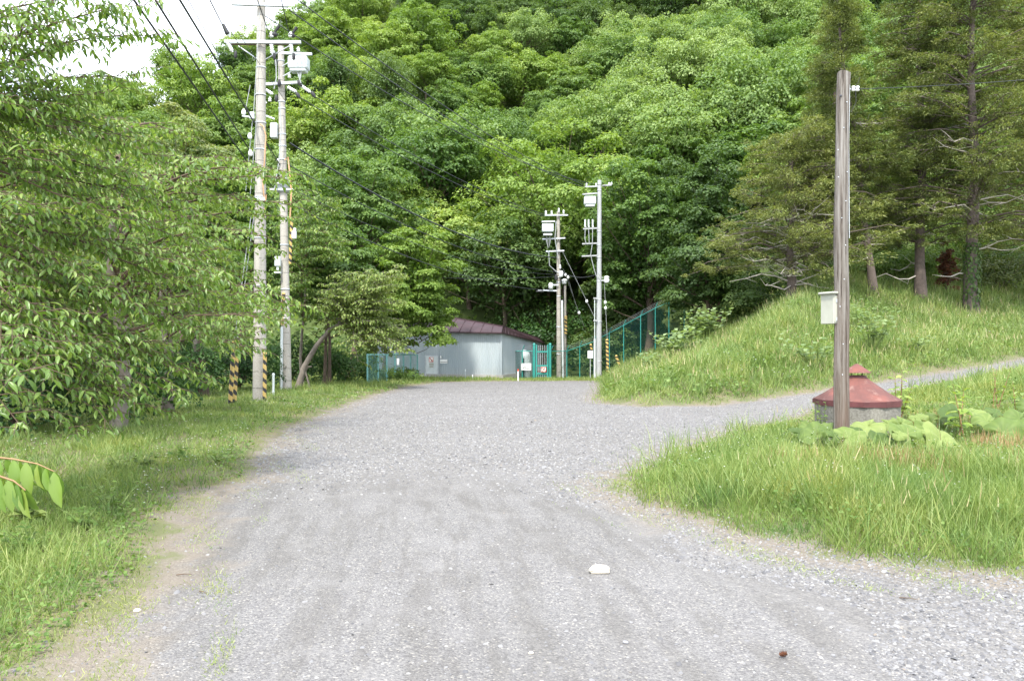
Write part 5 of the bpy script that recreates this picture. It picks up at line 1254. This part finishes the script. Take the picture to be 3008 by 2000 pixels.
def fnd(mb):
    for a, b in ((c1, c0), (c0, c3)):
        m = (a+b)/2; d = (b-a).normalized(); nn = Vector((d.y, -d.x, 0)); mb.box((m.x+nn.x*.03, m.y+nn.y*.03, (zg-.4+zf)/2), ((b-a).length+.1, .14, zf-zg+.4), ax=(d, (0, 0, 1)))
part(bl, 'foundation', 'foundation', fnd)
e0 = c0-vr*.35-vl*.15; e1 = c1-vr*.35+vl*.6; e3 = c3+vr*.3-vl*.15; e2 = c2+vr*.3+vl*.6
def zt2(p): return P(CX, CY, 1).z*0+p
ez0 = P(0, 978, 47.6).z; ez1 = P(0, 972, e1.y).z; ez3 = P(0, 1008, e3.y).z
t0_ = c0+vr*.25+vl*.0; t1_ = c1+vr*1.6; t3_ = c3-vr*.2+vl*.25; t2_ = c2-vr*.2
tz0 = P(0, 958, t0_.y).z; tz1 = P(0, 900, t1_.y).z; tz3 = P(0, 991, t3_.y).z
def roof(mb):
    E = [Vector((e0.x, e0.y, ez0)), Vector((e1.x, e1.y, ez1)), Vector((e2.x, e2.y, ez3)), Vector((e3.x, e3.y, ez3))]
    Tt = [Vector((t0_.x, t0_.y, tz0)), Vector((t1_.x, t1_.y, tz1)), Vector((t2_.x, t2_.y, tz3+.6)), Vector((t3_.x, t3_.y, tz3))]
    mb.add(E+Tt, [(0, 4, 5, 1), (1, 5, 6, 2), (2, 6, 7, 3), (3, 7, 4, 0), (4, 7, 6, 5), (0, 1, 2, 3)])
    return E, Tt
RT = []
part(bl, 'roof', 'roofred', lambda mb: RT.append(roof(mb)))
E_, T__ = RT[0]
def seams(mb):
    for (A0, A1, B0, B1, n) in ((E_[0], E_[1], T__[0], T__[1], 13), (E_[0], E_[3], T__[0], T__[3], 14)):
        for i in range(n+1):
            f = i/n; a = A0.lerp(A1, f); b = B0.lerp(B1, f); mb.box((a+b)/2+Vector((0, -.015, .015)), ((b-a).length, .03, .05), ax=((b-a), (0, 0, 1)))
    for a, b in ((E_[0], E_[1]), (E_[0], E_[3]), (T__[0], T__[1]), (T__[0], T__[3])):
        mb.box((a+b)/2+Vector((0, -.02, 0)), ((b-a).length, .05, .07), ax=((b-a), (0, 0, 1)))
part(bl, 'seam', 'roofred', seams)
dn = -vr
def wallpt(px, z, out=.05):
    # intersection of the sight line with the front wall
    k = (px-CX)/F; t = ((c0.x-k*c0.y))/(k*(vl.y)-vl.x); q = c0+vl*t; q = q+dn*out; return Vector((q.x, q.y, z))
def zpx(py, Y=48.6): return P(0, py, Y).z
dr = part(bl, 'door', 'boxgrey', lambda mb: mb.box(wallpt(1270, (zpx(1047)+zpx(1106))/2, .06), (.80, .06, zpx(1047)-zpx(1106)), ax=(vl, (0, 0, 1)), bevel=.01))
part(dr, 'door_frame', 'steel', lambda mb: (mb.box(wallpt(1270, zpx(1046), .05), (.95, .10, .05), ax=(vl, (0, 0, 1))), [mb.box(wallpt(px, (zpx(1047)+zpx(1106))/2, .05), (.05, .10, zpx(1047)-zpx(1106)), ax=(vl, (0, 0, 1))) for px in (1251.5, 1288.5)]))
def plate(t, name, c, w, h, mat, ax=vl, d=.02): return part(t, name, mat, lambda mb: mb.box(c, (w, d, h), ax=(ax, (0, 0, 1))))
ns = plate(bl, 'warning_sign', wallpt(1269, zpx(1057), .11), .30, .30, 'white')
def redx(mb, c, s, ax):
    for o, w, h in ((Vector((0, 0, s*.46)), s, s*.08), (Vector((0, 0, -s*.46)), s, s*.08)): mb.box(c+o, (w, .012, h), ax=(ax, (0, 0, 1)))
    for sgn in (-1, 1): mb.box(c+ax*sgn*s*.46, (s*.08, .014, s), ax=(ax, (0, 0, 1)))
    dd = (ax*-1+Vector((0, 0, -1))).normalized(); dd = Vector((abs(ax.x)*.7, ax.y*-.7 if ax.x < 0 else ax.y*.7, -.7)); mb.box(c, (s*1.1, .016, s*.10), ax=(dd, (0, 0, 1)))
part(ns, 'red_marking', 'red', lambda mb: redx(mb, wallpt(1269, zpx(1057), .125), .30, vl))
part(ns, 'dark_symbol', 'ink', lambda mb: (mb.box(wallpt(1270.5, zpx(1059), .128), (.07, .008, .10), ax=(vl, (0, 0, 1))), mb.box(wallpt(1267, zpx(1054), .128), (.06, .008, .05), ax=(vl, (0, 0, 1)))))
n2 = plate(bl, 'small_notice', wallpt(1269, zpx(1071), .11), .30, .12, 'cream'); n3 = plate(bl, 'small_notice', wallpt(1269, zpx(1078), .11), .26, .09, 'cream')
nb_ = plate(bl, 'name_board', wallpt(1304.5, zpx(1062), .05), .50, .24, 'white')
part(nb_, 'lettering', 'ink', lambda mb: [mb.box(wallpt(1296+i*2.1, zpx(1064), .064), (.028, .006, .045*(1 if i % 3 else .7)), ax=(vl, (0, 0, 1))) for i in range(9)])
plate(bl, 'wall_lamp', wallpt(1296, zpx(1049), .06), .07, .16, 'white', d=.08)
part(bl, 'annex_wall', 'siding', lambda mb: mb.box(wallpt(1238, (zg+zpx(1045))/2, .02), (.7, .04, zpx(1045)-zg), ax=(vl, (0, 0, 1))))

# stakes in front of the building
def stake(px, Y, topy, label, topm='red', r=.035):
    b = onG(px, Y, -.05); tp = P(px, topy, Y); t = thing('marker_stake', b, label, 'stake', 'survey stakes near the building')
    part(t, 'shaft', 'white' if topm == 'red' else 'steel', lambda mb: mb.tube([b, (b.x, b.y, tp.z)], r, 8)); part(t, 'top', topm, lambda mb: mb.tube([(b.x, b.y, tp.z), (b.x, b.y, tp.z+.12)], [r*1.15, r*.9], 8))
stake(1522, 45.5, 1090, 'white stake with a red top near the green netting', r=.045)
stake(1367, 46.2, 1090, 'thin grey stake in front of the building wall', 'porcelain', .02)
stake(1388, 46.2, 1106, 'short pale stake right of the thin grey stake', 'porcelain', .03)

# ------------------------------------------------------------------ fences
def netting(mb, a, b, za, zb, ha, hb, sp=.075, w=.010):
    """diagonal wires as thin flat strips between two posts"""
    a = Vector(a); b = Vector(b); L = math.hypot(b.x-a.x, b.y-a.y); d = (b-a)/L
    nn = Vector((d.y, -d.x, 0)).normalized()*.004
    H = max(ha, hb)
    def pt(u, v):
        f = u/L; return Vector((a.x+(b.x-a.x)*f, a.y+(b.y-a.y)*f, za+(zb-za)*f+v))
    for sgn in (1, -1):
        u = -H
        while u < L+H:
            u0, v0, u1, v1 = (u, 0, u+sgn*H, H)
            t0, t1 = 0.0, 1.0; du = u1-u0
            ta = (0-u0)/du; tb = (L-u0)/du
            lo, hi = min(ta, tb), max(ta, tb); t0 = max(t0, lo); t1 = min(t1, hi)
            if t1 > t0+.01:
                p = pt(u0+du*t0, H*t0); q = pt(u0+du*t1, H*t1); o = Vector((0, 0, w*.7))
                mb.add([p-o+nn*sgn, q-o+nn*sgn, q+o+nn*sgn, p+o+nn*sgn], [(0, 1, 2, 3)])
            u += sp
def fence(name, label, pts, hts, r, mat, rail=True, barbed=True, nmat='net', sp=.075, w=.011, group=None, bot=None, rr=None):
    b0 = Vector(pts[0]); t = thing(name, b0, label, 'fence', group)
    for p, h in zip(pts, hts):
        def f(mb, p=Vector(p), h=h):
            mb.tube([p-Vector((0, 0, .2)), p+Vector((0, 0, h))], r, 8)
            if barbed: mb.tube([p+Vector((0, 0, h)), p+Vector((.14, -.06, h+.38))], r*.6, 6)
            mb.lathe(p+Vector((0, 0, h)), [(r*1.2, -.02), (r*1.1, .02), (r*.4, .05)], 8)
        part(t, 'post', mat, f)
    part(t, 'rail', mat, lambda mb: mb.tube([Vector(p)+Vector((0, 0, h)) for p, h in zip(pts, hts)], rr or r*.75, 6))
    def net(mb):
        for i in range(len(pts)-1):
            a, b = Vector(pts[i]), Vector(pts[i+1]); netting(mb, a, b, a.z+.03, b.z+.03, hts[i]-.03, hts[i+1]-.03, sp, w)
    part(t, 'netting', nmat, net)
    if barbed:
        part(t, 'barbed_wire', 'wiregrey', lambda mb: [mb.tube([Vector(p)+Vector((.14*k/3, -.06*k/3, h+.38*k/3)) for p, h in zip(pts, hts)], .005, 4) for k in (1, 2, 3)])
    return t
YF = 50.5
def fp(px, Y, topy): b = onG(px, Y); return b, P(px, topy, Y).z-b.z
pp = [fp(1500, YF, 1031), fp(1534, YF, 1031), fp(1566, YF, 1031)]
fence('netting_fence', 'teal netting fence panel between the building corner and the gate', [p for p, h in pp], [h for p, h in pp], .045, 'teal')
pp = [fp(1618, YF, 1032), fp(1665, 51.5, 1031), fp(1703, 52, 1018), fp(1745, 52, 1003), fp(1790, 52, 978), fp(1832, 52, 956), fp(1882, 51.5, 928), fp(1925, 51.5, 905), fp(1965, 51.5, 888), fp(2010, 51.5, 868)]
pp = [(p, max(h, 1.5)) for p, h in pp]
fence('netting_fence', 'long dark green netting fence climbing the slope from the gate', [p for p, h in pp], [h for p, h in pp], .032, 'teal', w=.007, sp=.115, barbed=True)
pp = [fp(1079, 38, 1042), fp(1110, 39.8, 1042), fp(1136, 41.2, 1042), fp(1160, 42.6, 1041), fp(1185, 44, 1041), fp(1206, 45.2, 1042), fp(1226, 46.5, 1043)]
fence('low_fence', 'pale teal fence running back to the left end of the building', [p for p, h in pp], [h for p, h in pp], .045, 'tealpale', barbed=False, nmat='tealpale', w=.009, sp=.085, rr=.045)
pnl = thing('notice_plate', P(1169, 1060, 42.8), 'narrow white notice hanging on the pale teal fence', 'sign'); plate(pnl, 'panel', P(1169, 1062, 42.7), .13, .36, 'white', ax=Vector((1, .2, 0)))
# gate
gt = thing('gate', onG(1592, YF-.2), 'tall narrow teal barred gate beside the mottled pole', 'gate')
for px in (1569, 1616): part(gt, 'gate_post', 'teal', lambda mb, px=px: (mb.tube([onG(px, YF-.2, -.2), P(px, 1012, YF-.2)], .085, 12), mb.lathe(P(px, 1011, YF-.2), [(.095, -.03), (.09, .03), (.03, .08)], 12)))
def gp(px, py): return P(px, py, YF-.25)
gf = part(gt, 'gate_frame', 'teal', lambda mb: ([mb.box((gp(x, 1012)+gp(x, 1108))/2, (.08, .08, (gp(x, 1012)-gp(x, 1108)).z)) for x in (1576, 1609)], [mb.box(gp(1592.5, y), (.80, .07, .10)) for y in (1033, 1074, 1097)]))
part(gt, 'bars', 'steel', lambda mb: [mb.tube([gp(x, 1014), gp(x, 1108)], .014, 6) for x in (1582.5, 1588, 1593.5, 1599, 1604)])
part(gt, 'lower_panel', 'net', lambda mb: mb.box(gp(1592.5, 1102), (.66, .02, .2)))
sg = plate(gt, 'warning_sign', P(1597, 1085, YF-.34), .32, .34, 'white', ax=Vector((1, 0, 0)))
part(sg, 'red_marking', 'red', lambda mb: redx(mb, P(1597, 1085, YF-.36), .32, Vector((1, 0, 0))))
part(sg, 'dark_symbol', 'ink', lambda mb: (mb.box(P(1599, 1082, YF-.365), (.08, .008, .06)), mb.box(P(1594.5, 1088, YF-.365), (.06, .008, .08))))
bd = thing('notice_board', P(1546, 1077, YF-.15), 'white notice board with a grey drawing on the fence left of the gate', 'sign')
plate(bd, 'panel', P(1546, 1077, YF-.12), .62, .44, 'white', ax=Vector((1, 0, 0)))
part(bd, 'drawing', 'wiregrey', lambda mb: (mb.box(P(1546, 1069.5, YF-.135), (.34, .006, .02)), mb.box(P(1541, 1079, YF-.135), (.20, .006, .08)), mb.box(P(1552, 1076, YF-.135), (.03, .006, .16)), mb.box(P(1549, 1083, YF-.135), (.3, .006, .05)), mb.box(P(1537, 1081, YF-.136), (.06, .006, .1))))
gb = thing('notice_board', P(1734, 1040, YD-.2), 'small pale notice with a round symbol left of the smooth grey pole', 'sign')
plate(gb, 'panel', P(1734, 1041, YD-.25), .34, .48, 'white', ax=Vector((1, 0, 0)))
part(gb, 'symbol', 'red', lambda mb: (mb.lathe(P(1734, 1036, YD-.262), [(.085, 0), (.085, .006)], 18, axis=(0, -1, 0)),))
part(gb, 'symbol', 'white', lambda mb: mb.lathe(P(1734, 1036, YD-.270), [(.062, 0), (.062, .004)], 18, axis=(0, -1, 0)))
part(gb, 'lettering', 'ink', lambda mb: (mb.box(P(1734, 1036, YD-.278), (.025, .005, .08)), mb.box(P(1734, 1044.5, YD-.262), (.24, .006, .02)), mb.box(P(1734, 1047, YD-.262), (.2, .006, .02))))
part(gb, 'post', 'steel', lambda mb: mb.tube([onG(1734, YD-.2, -.2), P(1734, 1032, YD-.2)], .025, 6))
# tank behind the fence
tk = thing('tank', onG(1540, 51.6), 'pale grey domed tank behind the netting', 'tank')
part(tk, 'shell', 'boxgrey', lambda mb: mb.lathe(onG(1540, 51.8), [(.42, 0), (.42, 1.45), (.36, 1.7), (.2, 1.85), (.03, 1.9)], 20))
part(tk, 'pipe', 'dark', lambda mb: mb.tube([onG(1538, 51.2), hv(onG(1538, 51.2), dz=1.35)], .05, 8))

# ------------------------------------------------------------------ small things on the road
def rock(name, label, px, py, size, mat, seed, cat='stone', flat=.45):
    Y = 1.6*F/(py-1000); b = onG(px, Y); rs = random.Random(seed)
    mb = MB(); vs = []; rings = 6; seg = 10
    for i in range(rings+1):
        th = math.pi*i/rings
        for k in range(seg):
            a = 2*math.pi*k/seg; r = (1+.12*math.sin(a*3+seed)+rs.uniform(-.09, .09)); sq = 1/max(abs(math.cos(a)), abs(math.sin(a)))**.55
            vs.append(b+Vector((size*.5*r*sq*.85*math.sin(th)**.6*math.cos(a), size*.33*r*sq*math.sin(th)**.6*math.sin(a), size*flat*.5*(math.cos(th)+.75)*(1+.12*math.sin(a+seed)))))
    mb.add(vs, [(i*seg+k, i*seg+(k+1) % seg, i*seg+seg+(k+1) % seg, i*seg+seg+k)[::-1] for i in range(rings) for k in range(seg)])
    o = mb.build(name, M[mat]); return tag(o, label, cat)
rock('stone', 'flat cream stone lying on the packed gravel', 1760, 1682, .16, 'stone', 3, flat=.38)
rock('stone', 'dark grey pebble on the near gravel', 1838, 1886, .035, 'greystone', 5)
rock('stone', 'cream pebble at the left margin of the road', 402, 1797, .045, 'stone', 6)
rock('stone', 'dark stone at the right edge of the near gravel', 3000, 1836, .04, 'greystone', 8)
rock('stone', 'small white pebble near the bottom of the road', 1560, 1918, .03, 'stone', 9)
def pinecone(px, py):
    Y = 1.6*F/(py-1000); b = onG(px, Y, .02); t = thing('pine_cone', b, 'brown pine cone lying on the near gravel', 'pine cone')
    mb = MB(); mb.lathe(b+Vector((-.028, 0, 0)), [(.003, 0), (.008, .01), (.010, .02), (.006, .034), (.002, .04)], 10, axis=(1, .2, .1)); mb.build('core', M['cone'], t)
    n = 60; f = (np.arange(n)+.5)/n; a = np.arange(n)*2.4; r = .011*np.sin(np.pi*(.12+.8*f))
    ax = nrm(np.array([[1, .2, .1]]))[0]; u = nrm(np.cross(ax, [0, 0, 1.])[None])[0]; w = np.cross(ax, u)
    rd = np.cos(a)[:, None]*u+np.sin(a)[:, None]*w
    pos = np.array([[-.028, 0, 0]])+ax*(f*.04)[:, None]+rd*r[:, None]*.8
    v = scatter(T_HEX, pos, rd+ax*.5, np.tile(ax, (n, 1)), np.full(n, .009))
    np_mesh('scales', v, F_HEX, n, 6, M['lf_rust'], rng.random(n)*.5, t)
pinecone(2305, 1936)
def twig(px, py, L, a, label):
    Y = 1.6*F/(py-1000); b = onG(px, Y, .008); d = Vector((math.cos(a), math.sin(a), 0))
    mb = MB(); mb.tube([b-d*L/2, b+Vector((0, 0, .006)), b+d*L/2+Vector((0, .01, 0))], [.004, .003, .0015], 5); tag(mb.build('twig', M['twig']), label, 'twig')
twig(595, 1743, .07, -.6, 'short dark twig on the left side of the road'); twig(2670, 1762, .11, -.5, 'dark twig at the right gravel margin'); twig(540, 1690, .1, .05, 'reddish twig lying along the left gravel margin')

# ------------------------------------------------------------------ camera, sky, sun
cam = bpy.data.cameras.new('camera'); co = bpy.data.objects.new('camera', cam); COL.objects.link(co)
co.location = (0, 0, CH); co.rotation_euler = (math.radians(90), 0, 0)
cam.lens = F/3008*36; cam.sensor_width = 36; cam.clip_end = 2000; cam.clip_start = .05
S.camera = co
sun_dir = Vector((-.14, -.66, 1.0)).normalized()   # towards the sun
el = math.asin(sun_dir.z); az = math.atan2(sun_dir.x, sun_dir.y)
w = bpy.data.worlds.new('World'); S.world = w; w.use_nodes = True
nt = w.node_tree; nt.nodes.clear(); nb = NB(nt)
wo = nb.n('ShaderNodeOutputWorld'); bg = nb.n('ShaderNodeBackground'); bg.inputs['Strength'].default_value = .15
sky = nb.n('ShaderNodeTexSky'); sky.sky_type = 'NISHITA'; sky.sun_disc = False; sky.sun_elevation = el; sky.sun_rotation = az
sky.air_density = 1.0; sky.dust_density = 1.5
tcw = nb.n('ShaderNodeTexCoord').outputs['Generated']
cl = nb.noise(nb.scalev(tcw, (1.6, 1.6, 3.2), loc=(.3, .1, .2)), 1.6, 6, .6)
cf = nb.smooth(cl, .30, .52)
wc_ = nb.mix(nb.math('MULTIPLY', cf, .85), sky.outputs[0], (10.6, 11.2, 12.2))
nb.l(wc_, bg.inputs['Color']); nb.l(bg.outputs[0], wo.inputs['Surface'])
sl = bpy.data.lights.new('sun', 'SUN'); sl.energy = 3.3; sl.angle = math.radians(5); sl.color = (1.0, .95, .86)
so = bpy.data.objects.new('sun', sl); COL.objects.link(so); so.rotation_euler = (-sun_dir).to_track_quat('-Z', 'Y').to_euler()
S.view_settings.view_transform = 'Standard'; S.view_settings.look = 'None'; S.view_settings.exposure = 1.08; S.view_settings.gamma = 1
c = S.cycles
c.max_bounces = 7; c.diffuse_bounces = 3; c.glossy_bounces = 2; c.transmission_bounces = 4; c.transparent_max_bounces = 4
c.volume_bounces = 0; c.use_denoising = True; c.caustics_reflective = False; c.caustics_refractive = False
try: c.denoising_prefilter = 'ACCURATE'
except Exception: pass
